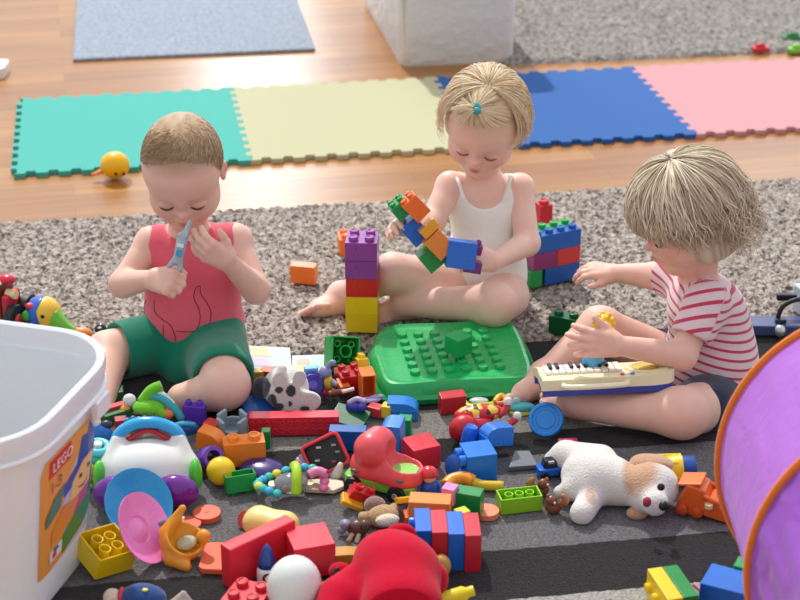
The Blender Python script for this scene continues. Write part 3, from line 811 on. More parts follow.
foot(S, frame(aL + Vector((0, 0, .004)), Vector((-.8, .45, -.1)), Vector((-.1, -.5, .8))), 1, .9)
head_sdf(S, HS, .98, 1.0)
ML = frame(hL, Vector((-.92, -.10, .12)), Vector((.05, -.95, .3)))
hand(S, ML, 1, (18, 22, 18), 1.0, thumb=-10, spread=9)
MR = frame(hR, Vector((-.95, .15, .10)), Vector((.1, -.3, .9)))
hand(S, MR, -1, (22, 28, 20), .92, thumb=10)
me = S.mesh('body', smooth=1); C = head_colors(S.V, HS, '#e9bfae', .98, .8, '#b99874', .3)
setcol(me, C); finish(me, 'body', girl2, SKIN); lash(HS, .98, girl2, '#7a5a48')
# striped shirt: the stripe coordinate follows the body and turns with the sleeve
def stripe_mat():
    m = bpy.data.materials.new('striped_jersey'); m.use_nodes = True; N, L = nodes(m); b = N['Principled BSDF']
    a = N.new('ShaderNodeAttribute'); a.attribute_name = 'stripe'
    f = N.new('ShaderNodeMath'); f.operation = 'FRACT'; L.new(a.outputs['Fac'], f.inputs[0])
    r = N.new('ShaderNodeValToRGB'); cr = r.color_ramp; cr.elements.new(.5); cr.elements.new(.6)
    for e, (p, c) in zip(cr.elements, ((0, '#e2ccd0'), (.66, '#e2ccd0'), (.72, '#c2405e'), (.93, '#c2405e'))): e.position = p; e.color = lin(c)
    L.new(f.outputs[0], r.inputs[0]); L.new(r.outputs[0], b.inputs['Base Color'])
    b.inputs['Roughness'].default_value = .9; b.inputs['Sheen Weight'].default_value = .3; b.inputs['Specular IOR Level'].default_value = .2
    return m
STR = stripe_mat(); PITCH = .0165
S = SDF((.25, 2.70, -.02), (.68, 3.14, .36), BR)
torso3(S, .0085)
S.ell(pel + Vector((.012, 0, 0)), (.090, .098, .080), None, .03); S.ell((pel + chest) / 2 + Vector((.012, 0, 0)), (.076, .088, .09), None, .03)
for a, b in ((sL, eL), (sR, eR)):
    S.cap(a, a + (b - a) * .55, .036, .038, .02)
    S.cap(a + (b - a) * 1.02, a + (b - a) * 1.3, .052, .06, .003, 'sub')
S.ell(neck + Vector((-.012, -.0, .028)), (.046, .050, .034), None, .004, 'sub')
S.half((pel.x, 0, .034), (.10, 0, -1), .004)
me = S.mesh('shirt', smooth=2); noise_push(me, .0022, 36, 21, (.5, .5, 1))
X = S.V; f1 = (X[:, 2] + .22 * (X[:, 0] - chest.x)) / PITCH
ax_ = np.array((eL - sL).normalized()); t = (X - np.array(sL)) @ ax_; dist = np.linalg.norm(X - np.array(sL) - t[:, None] * ax_, axis=1)
f2 = (-(X - np.array(sL)) @ np.array(Vector(ax_) * .80 + Vector((.45, 0, 0)))) / PITCH
on = (dist < .050) & (X[:, 1] < sL.y + .012) & (t > -.055) & ((X[:, 0] - sL.x) < .018 + .5 * (X[:, 2] - sL.z))
vals = np.where(on, f2 + 40.3, f1 + 40)
setval(me, vals, 'stripe'); shirt = finish(me, 'striped_shirt', girl2, STR)
# denim shorts under the shirt
S = SDF((.25, 2.66, -.01), (.68, 3.12, .20), 2.6e-3)
S.ell(pel, (.084, .090, .070), None, .02); S.ell(pel + Vector((.014, 0, -.02)), (.078, .086, .05), None, .02)
S.cap(hipL, hipL + (kL - hipL) * .35, .058, .058, .02); S.cap(hipR, hipR + (kR - hipR) * .35, .058, .056, .02)
S.half((0, 0, .085), (0, 0, 1), .004); S.half((0, 0, .012), (0, 0, -1), .004)
me = S.mesh('shorts', smooth=2); noise_push(me, .0015, 50, 5)
finish(me, 'denim_shorts', girl2, cloth_mat('#232c48', .6, 700))
HAIRS = hair_mat('#ac9676', '#f6ead2')
def lock_s(rg):
    ph = rg.uniform(-PI, PI); th0 = rg.uniform(.02, .75) if rg.random() < .5 else rg.uniform(.5, 1.2)
    fr = max(0, math.cos(ph))
    back = abs(ph) > 1.7; end = 1.9 + rg.random() * (1.7 if back else .9) - .75 * fr ** 2
    l = rg.uniform(.002, .016); w_ = rg.uniform(-.3, .3); pts = []; wv = rg.uniform(0, 6); am = rg.uniform(.002, .009) * (1.4 if back else .8)
    for i in range(12):
        u = i / 11; th = th0 + (end - th0) * u
        p = skull(min(th, 1.62), ph + w_ * u * u + .05 * math.sin(wv + 5 * u), l + .012 * math.sin(PI * min(1, u * 1.1) * .6))
        if th > 1.62:
            e = th - 1.62; q = Vector((p.x, p.y, 0)).normalized()
            p = p + Vector((0, -.010 * e, -e * .062)) + q * (am * math.sin(wv + e * 7) - (.004 if back else .012) * e) + Vector((-q.y, q.x, 0)) * am * math.cos(wv + e * 6)
        pts.append(p)
    return pts
long_hair(HS, .98, HAIRS, girl2, 2300, lock_s, 19,
    [((0, -.014, .024), (.083, .096, .083), .01, 'add'), ((0, -.045, -.040), (.078, .068, .070), .03, 'add'), ((-.056, -.01, -.03), (.026, .052, .06), .02, 'add'), ((.056, -.01, -.03), (.026, .052, .06), .02, 'add'),
     ((0, .088, -.025), (.046, .050, .070), .012, 'sub'), ((0, -.0, -.135), (.09, .09, .05), .010, 'sub'), ((0, .050, -.09), (.07, .05, .05), .012, 'sub')], 'hair', .0015, 2.2e-3)
# ================================================================ toys: helpers
def put(g, name, mats, label, cat, px, py, z, rot=(0, 0, 0), group=None, bevel=.0015, s=1.0, smooth='auto'):
    o = g.build(name, mats, bevel=bevel, smooth=smooth) if isinstance(g, G) else link(name, g, mats, None, True)
    place(o, px, py, z, rot, s); return tag(o, label, cat, group)
def brick_g(nx, ny, u=.0315, h=.038, studs=True, hollow=False, sr=.30, sh=.009, mi=0, g=None, M=None, c=(0, 0, 0)):
    """origin at the middle of the body"""
    g = g or G(); w, d = nx * u - .0006, ny * u - .0006; cx, cy, cz = c
    if hollow:
        t = .0028
        g.box((cx, cy, cz + h / 2 - t / 2), (w, d, t), M, mi)
        for sx in (-1, 1): g.box((cx + sx * (w / 2 - t / 2), cy, cz - t / 2), (t, d, h - t), M, mi)
        for sy in (-1, 1): g.box((cx, cy + sy * (d / 2 - t / 2), cz - t / 2), (w - 2 * t, t, h - t), M, mi)
        rt = u * .42
        pr = [(rt, 0), (rt, h - t), (rt - .0022, h - t), (rt - .0022, 0), (rt, 0)]
        for i in range(nx - 1) if nx > 1 else []:
            for j in range(ny - 1) if ny > 1 else []:
                q = T3(cx + (i + 1 - nx / 2) * u, cy + (j + 1 - ny / 2) * u, cz - h / 2)
                g.lathe(pr, 16, (M @ q) if M else q, mi, cap=False)
        if nx == 2 and ny == 2:
            for i in (-1, 1):
                for j in (-1, 1):
                    q = T3(cx + i * u * .5, cy + j * u * .5, cz - h / 2 + .008); r_ = u * .22
                    g.lathe([(r_, 0), (r_, h - .010), (r_ - .002, h - .010), (r_ - .002, 0), (r_, 0)], 12, (M @ q) if M else q, mi, cap=False)
    else: g.box((cx, cy, cz), (w, d, h), M, mi)
    if studs:
        r = u * sr
        for i in range(nx):
            for j in range(ny):
                q = T3(cx + (i + .5 - nx / 2) * u, cy + (j + .5 - ny / 2) * u, cz + h / 2 - .0005)
                g.lathe([(r, 0), (r, sh * .85), (r * .93, sh), (r * .62, sh), (r * .58, sh * .8), (1e-6, sh * .8)], 16, (M @ q) if M else q, mi, cap=False)
    return g
def brick(label, nx, ny, col, px, py, z=None, rot=(0, 0, 0), u=.0315, h=.038, studs=True, hollow=False, group=None, rough=.28, Y=None, name='toy_brick', gz=.010, sr=.30):
    g = brick_g(nx, ny, u, h, studs, hollow, sr=sr)
    m = plastic(col, rough, .5) if isinstance(col, str) else col
    if z is None: z = h / 2 + gz
    o = put(g, name, m, label, 'toy brick', px, py, z, rot, group, bevel=.0014)
    if Y is not None: o.location = W(px, py, Y)
    return o
def sdfobj(fn, lo, hi, res, name, mat, parent=None, smooth=1, col=None):
    S = SDF(lo, hi, res); fn(S); me = S.mesh(name, smooth=smooth)
    if col: setcol(me, col(S.V))
    o = link(name, me, mat, parent, True); return o
def attr_mat(name, rough=.4, plush=False, scale=300):
    m = bpy.data.materials.new(name); m.use_nodes = True; N, L = nodes(m); b = N['Principled BSDF']
    a = N.new('ShaderNodeAttribute'); a.attribute_name = 'Col'; L.new(a.outputs['Color'], b.inputs['Base Color']); b.inputs['Roughness'].default_value = rough
    if plush:
        b.inputs['Sheen Weight'].default_value = .5; b.inputs['Roughness'].default_value = 1; b.inputs['Specular IOR Level'].default_value = .1
        tc = N.new('ShaderNodeTexCoord'); n = N.new('ShaderNodeTexNoise'); n.inputs['Scale'].default_value = scale; n.inputs['Detail'].default_value = 4; L.new(tc.outputs['Object'], n.inputs['Vector'])
        bp = N.new('ShaderNodeBump'); bp.inputs['Strength'].default_value = .8; bp.inputs['Distance'].default_value = .003; L.new(n.outputs[0], bp.inputs['Height']); L.new(bp.outputs[0], b.inputs['Normal'])
    return m
ORANGE, YEL, RED, BLUE, GREEN, PURP = '#f07a2a', '#f2c713', '#d01f2e', '#1566c4', '#12934a', '#8a3d96'

# ---------------------------------------------------------------- background
def build_sofa():
    r = thing('fabric_ottoman', 'white fabric covered ottoman standing behind the foam tiles', 'ottoman', (0, 0, 0))
    a, b = P(401, 68), P(515, 62); d = (b - a).normalized(); n = Vector((-d.y, d.x, 0))
    r.location = a; ang = math.atan2(d.y, d.x); r.rotation_euler = (0, 0, ang)
    wd = (b - a).length; g = G()
    pts = rrect(wd, .72, .035, 5)
    rings = []
    for z, k in ((.0, .985), (.02, 1.0), (.15, 1.012), (.28, 1.0), (.40, .99), (.43, .96)):
        rings.append([(wd / 2 + x * k, .36 + y * k, z) for x, y in pts])
    vs = [p for rg_ in rings for p in rg_]; m_ = len(pts); fs = []
    for j in range(len(rings) - 1):
        for i in range(m_): k = (i + 1) % m_; fs.append((j * m_ + i, j * m_ + k, (j + 1) * m_ + k, (j + 1) * m_ + i))
    fs.append(tuple((len(rings) - 1) * m_ + i for i in range(m_))); fs.append(tuple(reversed(range(m_))))
    g.add(vs, fs); o = g.build('cover', cloth_mat('#d9d8d4', .8, 30), r)
    g = G(); g.tube([(wd / 2 + x * 1.0, .36 + y * 1.0, .405) for x, y in pts], .006, 8, closed=True); g.build('piping', cloth_mat('#e6e4e0', .3, 90), r)
    g = G()
    g.tube([(.018, .012, .01), (.006, .004, .2), (.016, .012, .40)], .004, 6); g.build('seam', cloth_mat('#c9c6c0', .3, 90), r)
build_sofa()
r = thing('duck_ball', 'round yellow duck-faced ball with orange beak by the turquoise tile', 'toy')
g = G(); g.ell((0, 0, 0), (.036, .034, .033)); g.build('ball', plastic('#f0b90a', .3), r, smooth=True)
g = G(); g.tube([(-.030, -.010, -.010), (-.046, -.014, -.017), (-.056, -.014, -.018)], [.011, .009, .004], 10, flat=.5); g.build('beak', plastic('#e07a18', .4), r)
for x, y, z in ((.006, -.0325, -.011), (.024, -.023, -.014)): g = G(); g.ell((x, y, z), (.0042, .003, .0042)); g.build('eye', plastic('#2c2218', .3), r, smooth=True)
place(r, 115, 165, .036)
for (px, py, c, L_, lab) in ((760, 51, '#c8283a', .055, 'small red toy lying between the pink tile and the grey rug'), (792, 40, '#2b7a45', .07, 'dark green toy piece on the grey rug at the right edge'), (796, 52, '#7cc242', .05, 'light green toy piece at the right edge behind the pink tile')):
    g = G(); g.prism(rrect(L_, .035, .012), 0, .014); g.ell((0, 0, .016), (L_ * .3, .012, .010)); put(g, 'toy_piece', plastic(c, .4), lab, 'toy', px, py, .005, (0, 0, 12))
g = G(); g.prism(rrect(.08, .1, .02), 0, .03); put(g, 'plastic_toy', plastic('#e6e4e0', .4), 'white plastic toy on the wooden floor at the left edge', 'toy', -6, 74, 0)

# ---------------------------------------------------------------- tower, orange bricks, wall of bricks
for i, (c, lab) in enumerate((('#f0c818', 'yellow brick at the very bottom of the five-brick tower'), ('#f4ce1c', 'yellow brick second from the bottom of the tower'), ('#d4212c', 'red brick in the middle of the five-brick tower'),
                       ('#8d3f9a', 'purple brick just above the red one in the tower'), ('#9447a0', 'purple brick with four open studs on top of the tower'))):
    b0 = P(363, 334, 0); o = brick(lab, 2, 2, c, 0, 0, studs=True, group='bricks of the tower'); o.location = (b0.x, b0.y, RT + .006 + .0192 + i * .0386); o.rotation_euler = (0, 0, math.radians(-3 + (i % 3 - 1) * 1.2))
brick('orange brick half hidden behind the purple and yellow tower', 2, 2, ORANGE, 350, 243, .03, (0, 0, 8), u=.026)
brick('orange brick lying alone on the shag rug beside the tower', 2, 1, ORANGE, 304, 273, .036, (0, 0, -12), u=.027, h=.04, studs=False)
def wall_bricks():
    a = P(533, 291, RT); yaw = math.radians(27); ux = Vector((math.cos(yaw), math.sin(yaw), 0)); uy = Vector((-math.sin(yaw), math.cos(yaw), 0)); u = .0285; h = .0375
    for (x0, nx, y0, ny, L_, c, st_, lab) in (
        (1, 3, 0, 2, 0, '#1c55a8', False, 'blue brick at the bottom of the low brick wall'), (0, 1, 0, 2, 0, '#1f9a48', False, 'green brick at the left foot of the low brick wall'),
        (0, 2, 0, 2, 1, '#8e2f6e', False, 'magenta brick in the middle layer of the low brick wall'), (2, 2, 0, 2, 1, '#cf3a36', False, 'red brick in the middle layer of the low wall'),
        (0, 4, 0, 1, 2, '#1c5fb8', True, 'long blue brick along the top front of the low wall'), (0, 4, 1, 1, 2, '#23a84c', True, 'long green brick along the top back of the low wall')):
        g = brick_g(nx, ny, u, h, st_)
        o = g.build('toy_brick', plastic(c, .3), bevel=.0014); tag(o, lab, 'toy brick', 'bricks of the low wall')
        o.location = a + ux * (x0 + nx / 2) * u + uy * (y0 + ny / 2) * u + Vector((0, 0, .006 + h / 2 + L_ * (h + .0006))); o.rotation_euler = (0, 0, yaw)
        if lab.startswith('green brick at'): o.location -= ux * .006
wall_bricks()
brick('tall red brick standing behind the low brick wall', 1, 1, '#c9202e', 543, 228, .075, (0, 0, 20), u=.030, h=.115, sr=.36)
brick('dark green brick under the knee of the girl in stripes', 2, 1, '#0e5c33', 566, 324, None, (0, 0, -25), gz=.014)

# ---------------------------------------------------------------- bricks in the girl's hands
def held(lab, c, px, py, L_, Wd, ang, studs=2, Y=3.085, dz=0, th=.040):
    """a brick whose long side points along the image direction ang (degrees, down from right)"""
    g = G(); n = max(1, round(L_ / .021)); u = L_ / n
    g.box((0, 0, 0), (L_, th, Wd))
    for i in range(studs):
        for j in (-1, 1):
            q = T3(-L_ / 2 + .0005, j * th * .25, (i + .5 - studs / 2) * Wd / max(studs, 1)) @ R3(0, -90, 0); g.lathe([(.0062, 0), (.0062, .006), (.0045, .0075), (1e-6, .0075)], 14, q, cap=False)
    o = g.build('toy_brick', plastic(c, .28), bevel=.0014); tag(o, lab, 'toy brick', "bricks held by the girl in white")
    o.location = W(px, py, Y); o.rotation_euler = (math.radians(-14), math.radians(ang), 0); return o
held('green brick at the upper end of the bricks in her right hand', '#139a4c', 401, 208, .030, .036, 52)
held('blue brick between two green ones in the held row', '#1b6bd0', 414, 230, .048, .038, 52, 0)
held('green brick at the lower end of the held row', '#25984a', 432, 256, .042, .046, 52, 0)
held('orange brick with open studs at the top of the held row', '#ef7128', 415, 207, .044, .034, 47, 2, 3.07)
held('yellow brick joined below the orange studs in the held row', '#e8a52a', 428, 227, .020, .038, 47, 0, 3.07)
held('orange brick in the middle of the held row', '#e68a3c', 438, 243, .048, .040, 47, 0, 3.065)
held("blue brick gripped in the girl's left hand", '#1b6bd0', 461, 254, .056, .052, 8, 0, 3.06)
held("small purple brick under the fingers of the girl's left hand", '#7a2f86', 472, 266, .034, .022, 10, 0, 3.08)
brick('small purple brick resting above the held blue brick', 1, 1, '#8a3d90', 477, 249, .10, (10, 10, 10), u=.018, h=.02, Y=3.09)

# ---------------------------------------------------------------- green studded board
def board():
    r = thing('studded_board', 'large green plastic board with rows of round studs', 'play board', P(452, 358, 0))
    px = [(371, 338), (377, 328), (394, 322), (448, 319.5), (500, 317), (515, 320), (526, 335), (534, 355), (537, 371), (529, 379), (482, 382), (430, 385), (394, 387), (380, 382), (372, 365), (368, 350)]
    base = [P(x, y, .052) for x, y in px]; base = [Vector((p.x, p.y, 0)) for p in catmull(base, 4, True)]
    c = sum(base, Vector()) / len(base); g = G(); n = len(base); rings = []
    for z, k in ((.012, -.001), (.024, .004), (.030, -.003), (.044, -.006), (.052, -.014), (.053, -.020), (.0495, -.027), (.049, -.040)):
        rings.append([p + (p - c).normalized() * k + Vector((0, 0, z)) - r.location for p in base])
    vs = [p for q in rings for p in q]; fs = []
    for j in range(len(rings) - 1):
        for i in range(n): k = (i + 1) % n; fs.append((j * n + i, j * n + k, (j + 1) * n + k, (j + 1) * n + i))
    fs.append(tuple((len(rings) - 1) * n + i for i in range(n))); fs.append(tuple(reversed(range(n))))
    g.add(vs, fs); m = plastic('#17ab5a', .26, .5); g.build('tray', m, r, smooth='auto')
    g0 = None
    for i in range(6):
        for j in range(6):
            a = i / 5; b = j / 5; X = (402 + a * 81) * (1 - b) + (415 + a * 85) * b; Yp = (335 - a * 4) * (1 - b) + (372 - a * 6) * b
            if (i, j) in ((3, 1), (3, 0)): continue
            if g0 is None:
                g0 = G(); g0.lathe([(.0098, 0), (.0096, .006), (.0086, .0075), (1e-6, .0075)], 18, cap=False); mesh = g0.mesh('stud'); mesh.polygons.foreach_set('use_smooth', [True] * len(mesh.polygons)); mesh.set_sharp_from_angle(angle=.6); mesh.materials.append(m)
            o = bpy.data.objects.new('stud', mesh); COL.objects.link(o); o.parent = r; o.location = P(X, Yp, .052) - r.location + Vector((0, 0, -.0035))
board()
brick('small green brick standing on the studded green board', 1, 1, '#17a455', 458.5, 344, .079, (0, 0, 42), u=.038, h=.036, studs=False)
# ================================================================ large toys round the pile
# ---- white tub
def tub():
    r = thing('plastic_tub', 'large white open plastic tub with a printed label at the left', 'tub', (-.660, 2.285, .010), (0, 0, math.radians(-16)))
    def sec(hx, hy, rad, z, n=8): return [(x, y, z) for x, y in rrect(2 * hx, 2 * hy, rad, n)]
    Hh = .345
    def wall(t, off=0.0): return (.150 + .043 * t + off, .150 + .034 * t + off, .10 + .012 * t + off)
    prof = [(.0, -.006), (.015, 0), (.3, 0), (.6, 0), (.86, 0), (.862, .009), (.97, .011), (.995, .008), (1.0, .002), (.993, -.004), (.85, -.005), (.6, -.004), (.3, -.004), (.03, -.004), (.02, -.012)]
    rings = [sec(*wall(t, o), t * Hh) for t, o in prof]; n = len(rings[0]); vs = [p for q in rings for p in q]; fs = []
    for j in range(len(rings) - 1):
        for i in range(n): k = (i + 1) % n; fs.append((j * n + i, j * n + k, (j + 1) * n + k, (j + 1) * n + i))
    fs.append(tuple(reversed(range(n)))); fs.append(tuple((len(rings) - 1) * n + i for i in range(n)))
    g = G(); g.add(vs, fs)
    m = bpy.data.materials.new('milky_plastic'); m.use_nodes = True; b = m.node_tree.nodes['Principled BSDF']
    b.inputs['Base Color'].default_value = lin('#f0f5fb'); b.inputs['Roughness'].default_value = .28; b.inputs['Transmission Weight'].default_value = .35
    b.inputs['Subsurface Weight'].default_value = .3; b.inputs['Subsurface Scale'].default_value = .02; b.inputs['IOR'].default_value = 1.25
    nz = m.node_tree.nodes.new('ShaderNodeTexNoise'); nz.inputs['Scale'].default_value = 6; bp = m.node_tree.nodes.new('ShaderNodeBump'); bp.inputs['Strength'].default_value = .08
    m.node_tree.links.new(nz.outputs[0], bp.inputs['Height']); m.node_tree.links.new(bp.outputs[0], b.inputs['Normal'])
    g.build('tub_body', m, r, smooth='auto')
    g = G(); hx, hy, rd = wall(.87, .012)
    g.tube([(x, y, .302) for x, y in rrect(2 * hx, 2 * hy, rd, 8)], .0035, 8, closed=True); g.build('rim_ridge', plastic('#eef1f4', .3), r)
    g = G(); g.box((wall(.85)[0] + .014, .075, .285), (.012, .045, .03)); g.build('lid_clip', plastic('#eef1f4', .3), r, bevel=.003)
    # label on the right wall: u from near (0) to far (1), v upwards
    def S_(u, v, off=.0012):
        z = .062 + .205 * v; t = z / Hh; hx, hy, rd = wall(t, off)
        s = -.088 + .225 * u                                # arc length along the wall, 0 at the middle
        ys = hy - rd
        if s <= ys and s >= -ys: return Vector((hx, s, z))
        sg = 1 if s > 0 else -1; a = (abs(s) - ys) / rd
        return Vector((hx - rd + rd * math.cos(a), sg * (ys + rd * math.sin(a)), z))
    lay = [0]
    def patch(poly, c, name='label_print', off=None, parent=None):
        lay[0] += 1; o_ = .0010 + .00012 * lay[0] if off is None else off
        bm = bmesh.new(); vs = [bm.verts.new((x, y, 0)) for x, y in poly]; bm.faces.new(vs)
        for k in range(1, 16):
            for no, co_ in (((1, 0, 0), (k / 16, 0, 0)),): bmesh.ops.bisect_plane(bm, geom=bm.verts[:] + bm.edges[:] + bm.faces[:], plane_co=co_, plane_no=no)
        for v in bm.verts: v.co = S_(v.co.x, v.co.y, o_)
        me = bpy.data.meshes.new(name); bm.to_mesh(me); bm.free()
        return link(name, me, plastic(c, .35), parent or r, False)
    base = patch([(0.02, 0), (.98, .06), (1.0, .90), (.95, .98), (.04, 1.0), (0, .9)], '#c3c3dc', 'label')
    def P2(poly, c, nm): return patch(poly, c, nm, parent=base)
    P2([(0.02, 0), (.42, .03), (.30, .42), (.44, .70), (.80, .99), (.04, 1.0), (0, .9)], '#eda24a', 'orange_field')
    P2([(.10, .82), (.42, .82), (.42, .97), (.10, .97)], '#d8362f', 'logo_panel')
    P2([(.30, .62), (.52, .70), (.58, .90), (.66, .88), (.70, .97), (.78, .86), (.90, .80), (.86, .66), (.60, .58), (.34, .52)], '#2c4fae', 'hat_print')
    P2([(.42, .40), (.74, .44), (.78, .68), (.62, .68), (.46, .58)], '#f0c87e', 'face_print')
    P2([(.48, .16), (.72, .22), (.72, .44), (.46, .40)], '#c24a86', 'shirt_print')
    P2([(.72, .24), (.95, .34), (.95, .62), (.76, .52)], '#2c8a55', 'green_brick_print')
    P2([(.34, .04), (.62, .10), (.92, .26), (.70, .34), (.44, .26), (.30, .18)], '#3f8a48', 'green_brick_print')
    P2([(.16, .22), (.46, .26), (.58, .40), (.34, .46), (.16, .34)], '#e98a3a', 'orange_brick_print')
    P2([(.08, .42), (.28, .48), (.34, .66), (.18, .62), (.07, .50)], '#4b8274', 'teal_brick_print')
    P2([(.80, .60), (.98, .64), (.98, .72), (.80, .70)], '#d889b0', 'pink_brick_print')
    P2([(.14, .08), (.32, .09), (.32, .19), (.14, .18)], '#e6e8ec', 'small_panel')
    P2([(.18, .10), (.24, .10), (.24, .15), (.18, .15)], '#c83a3a', 'small_figure_print'); P2([(.19, .15), (.28, .15), (.25, .18), (.20, .18)], '#2c4fae', 'small_figure_print')
    for (u, v) in ((.56, .55), (.68, .575)): P2([(u, v), (u + .035, v + .005), (u + .035, v + .035), (u, v + .03)], '#3a2a20', 'eye_print')
    P2([(.55, .475), (.62, .455), (.69, .485), (.69, .495), (.62, .468), (.55, .488)], '#8a3a2a', 'mouth_print')
    for txt, u0, v0, su, c in (('LEGO', .13, .865, .115, '#ffffff'), ('1-3', .10, .70, .135, '#7a4a2a')):
        cu = bpy.data.curves.new('t', 'FONT'); cu.body = txt; cu.size = 1; ob = bpy.data.objects.new('t', cu); COL.objects.link(ob)
        dg = bpy.context.evaluated_depsgraph_get(); me = bpy.data.meshes.new_from_object(ob.evaluated_get(dg)); bpy.data.objects.remove(ob)
        for v in me.vertices: v.co = S_(u0 + v.co.x * su, v0 + v.co.y * su * (.225 / .185) * .8, .0040)
        link('printed_text', me, plastic(c, .4), base, False)
    # small blue sticker towards the far corner
    patch([(1.05, .72), (1.24, .76), (1.26, 1.02), (1.06, 1.0)], '#3f74b4', 'blue_sticker')
tub()

# ---- pop-up tunnel
def tunnel():
    r = thing('play_tunnel', 'purple fabric pop-up play tunnel with orange piped hoops at the right edge', 'play tent', (.722, 2.16, 0))
    R_ = .262; cz = .262; e = Vector((.95, -.20, 0)).normalized(); ax = Vector((-.03, -1, 0))
    def ring(k, rr=R_, wob=0.0): 
        o = Vector((0, 0, cz)) + ax * k; return [o + e * (rr + wob * math.sin(a * 9 + k * 30)) * math.cos(a) + Vector((0, 0, (rr + wob * math.sin(a * 9 + k * 30)) * math.sin(a))) for a in [2 * PI * i / 96 for i in range(96)]]
    def shell(k0, k1, n, sag, mat, nm, wob=0.0):
        vs = []; fs = []
        rg = random.Random(8)
        ph_ = [rg.uniform(0, 6) for _ in range(6)]
        for j in range(n + 1):
            t = j / n; k = k0 + (k1 - k0) * t; s = sag * math.sin(PI * t); o = Vector((0, 0, cz)) + ax * k
            for i in range(160):
                a = 2 * PI * i / 160; f = wob * math.sin(PI * t) ** .5 * (math.sin(a * 13 + ph_[0] + 3 * t) + .7 * math.sin(a * 29 + ph_[1] - 5 * t) + .5 * math.sin(a * 47 + ph_[2] + 9 * t + math.sin(t * 9)))
                rr = R_ - s + f; vs.append(o + e * rr * math.cos(a) + Vector((0, 0, max(rr * math.sin(a), -cz + .003))))
        for j in range(n):
            for i in range(160): q = (i + 1) % 160; fs.append((j * 160 + i, j * 160 + q, (j + 1) * 160 + q, (j + 1) * 160 + i))
        g = G(); g.add(vs, fs); o = g.build(nm, mat, r, smooth=True); md = o.modifiers.new('thickness', 'SOLIDIFY'); md.thickness = .0012
    def fab(hexc, tl):
        m = bpy.data.materials.new('nylon'); m.use_nodes = True; N, L = nodes(m); b = N['Principled BSDF']; b.inputs['Base Color'].default_value = lin(hexc); b.inputs['Roughness'].default_value = .5; b.inputs['Sheen Weight'].default_value = .3
        t = N.new('ShaderNodeBsdfTranslucent'); t.inputs[0].default_value = lin(tl); mx = N.new('ShaderNodeMixShader'); mx.inputs[0].default_value = .45
        tc = N.new('ShaderNodeTexCoord'); n = N.new('ShaderNodeTexNoise'); n.inputs['Scale'].default_value = 22; n.inputs['Distortion'].default_value = 1; L.new(tc.outputs['Object'], n.inputs['Vector'])
        bp = N.new('ShaderNodeBump'); bp.inputs['Strength'].default_value = .35; bp.inputs['Distance'].default_value = .01; L.new(n.outputs[0], bp.inputs['Height']); L.new(bp.outputs[0], b.inputs['Normal'])
        L.new(b.outputs[0], mx.inputs[1]); L.new(t.outputs[0], mx.inputs[2]); L.new(mx.outputs[0], N['Material Output'].inputs[0]); return m
    f1 = fab('#cc84e8', '#e4a4fa'); f2 = fab('#b060d4', '#bf6ee8')  # same fabric twice: the paler copy paints in sun shining through
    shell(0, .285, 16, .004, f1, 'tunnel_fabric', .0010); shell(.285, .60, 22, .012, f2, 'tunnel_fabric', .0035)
    om = cloth_mat('#e07a2c', .3, 200)
    for k in (0, .285, .60):
        g = G(); g.tube([p for p in ring(k, R_ + .002)], .0062, 8, closed=True); g.build('orange_piping', om, r)
tunnel()

# ---- toy keyboard on the girl's lap
def keyboard():
    r = thing('toy_keyboard', "cream toy keyboard with blue base and a handle, on the girl's lap", 'toy keyboard')
    L_, D_ = .238, .092
    out = [(-L_ / 2, -D_ * .40), (-L_ / 2 + .01, -D_ / 2), (L_ * .14, -D_ / 2), (L_ * .34, -D_ * .50), (L_ * .46, -D_ * .36), (L_ * .5, 0), (L_ * .46, D_ * .34), (L_ * .36, D_ * .48), (-L_ / 2 + .01, D_ / 2), (-L_ / 2, D_ * .4)]
    sm = [(p.x, p.y) for p in catmull([(x, y, 0) for x, y in out], 4, True)]
    g = G(); g.prism([(x * .985, y * .98) for x, y in sm], -.014, 0); g.build('blue_base', plastic('#2f3f9e', .35), r, bevel=.002)
    g = G(); g.prism(sm, -.003, .016); g.build('cream_top', plastic('#e8dfb8', .35), r, bevel=.003)
    w_ = .0125
    for i in range(11):
        g = G(); g.box((-L_ / 2 + .014 + i * w_, .012, .0185), (w_ - .0012, .050, .005)); g.build('white_key', plastic('#f1efe4', .3), r, bevel=.001)
    for i in (0, 1, 3, 4, 5, 7, 8): g = G(); g.box((-L_ / 2 + .014 + (i + .5) * w_, .022, .0225), (.0065, .030, .006)); g.build('black_key', plastic('#16161a', .3), r, bevel=.001)
    g = G(); g.lathe([(.034, .0155), (.034, .0185), (.026, .019), (.024, .017), (1e-6, .017)], 28, T3(L_ * .30, .004, 0), cap=False, sx=1.15); g.build('speaker_ring', plastic('#e8dfb8', .35), r)
    g = G(); g.ell((L_ * .29, .004, .018), (.024, .018, .0025)); g.build('yellow_speaker', plastic('#d8b62a', .4), r, smooth=True)
    for x, c in ((.022, '#d8483a'), (.040, '#3a8ad0')): g = G(); g.cyl((x, -.034, .016), .004, .003, 12); g.build('button', plastic(c), r)
    g = G(); g.tube(catmull([(-.085, -D_ / 2 + .006, .006), (-.080, -D_ / 2 - .012, .006), (-.06, -D_ / 2 - .017, .006), (.0, -D_ / 2 - .017, .006), (.024, -D_ / 2 - .012, .006), (.030, -D_ / 2 + .006, .006)], 5), .0052, 8); g.build('handle', plastic('#efe7c6', .35), r)
    r.location = W(607, 379, 2.755); r.rotation_euler = (math.radians(-12), math.radians(-2), math.radians(3))
keyboard()
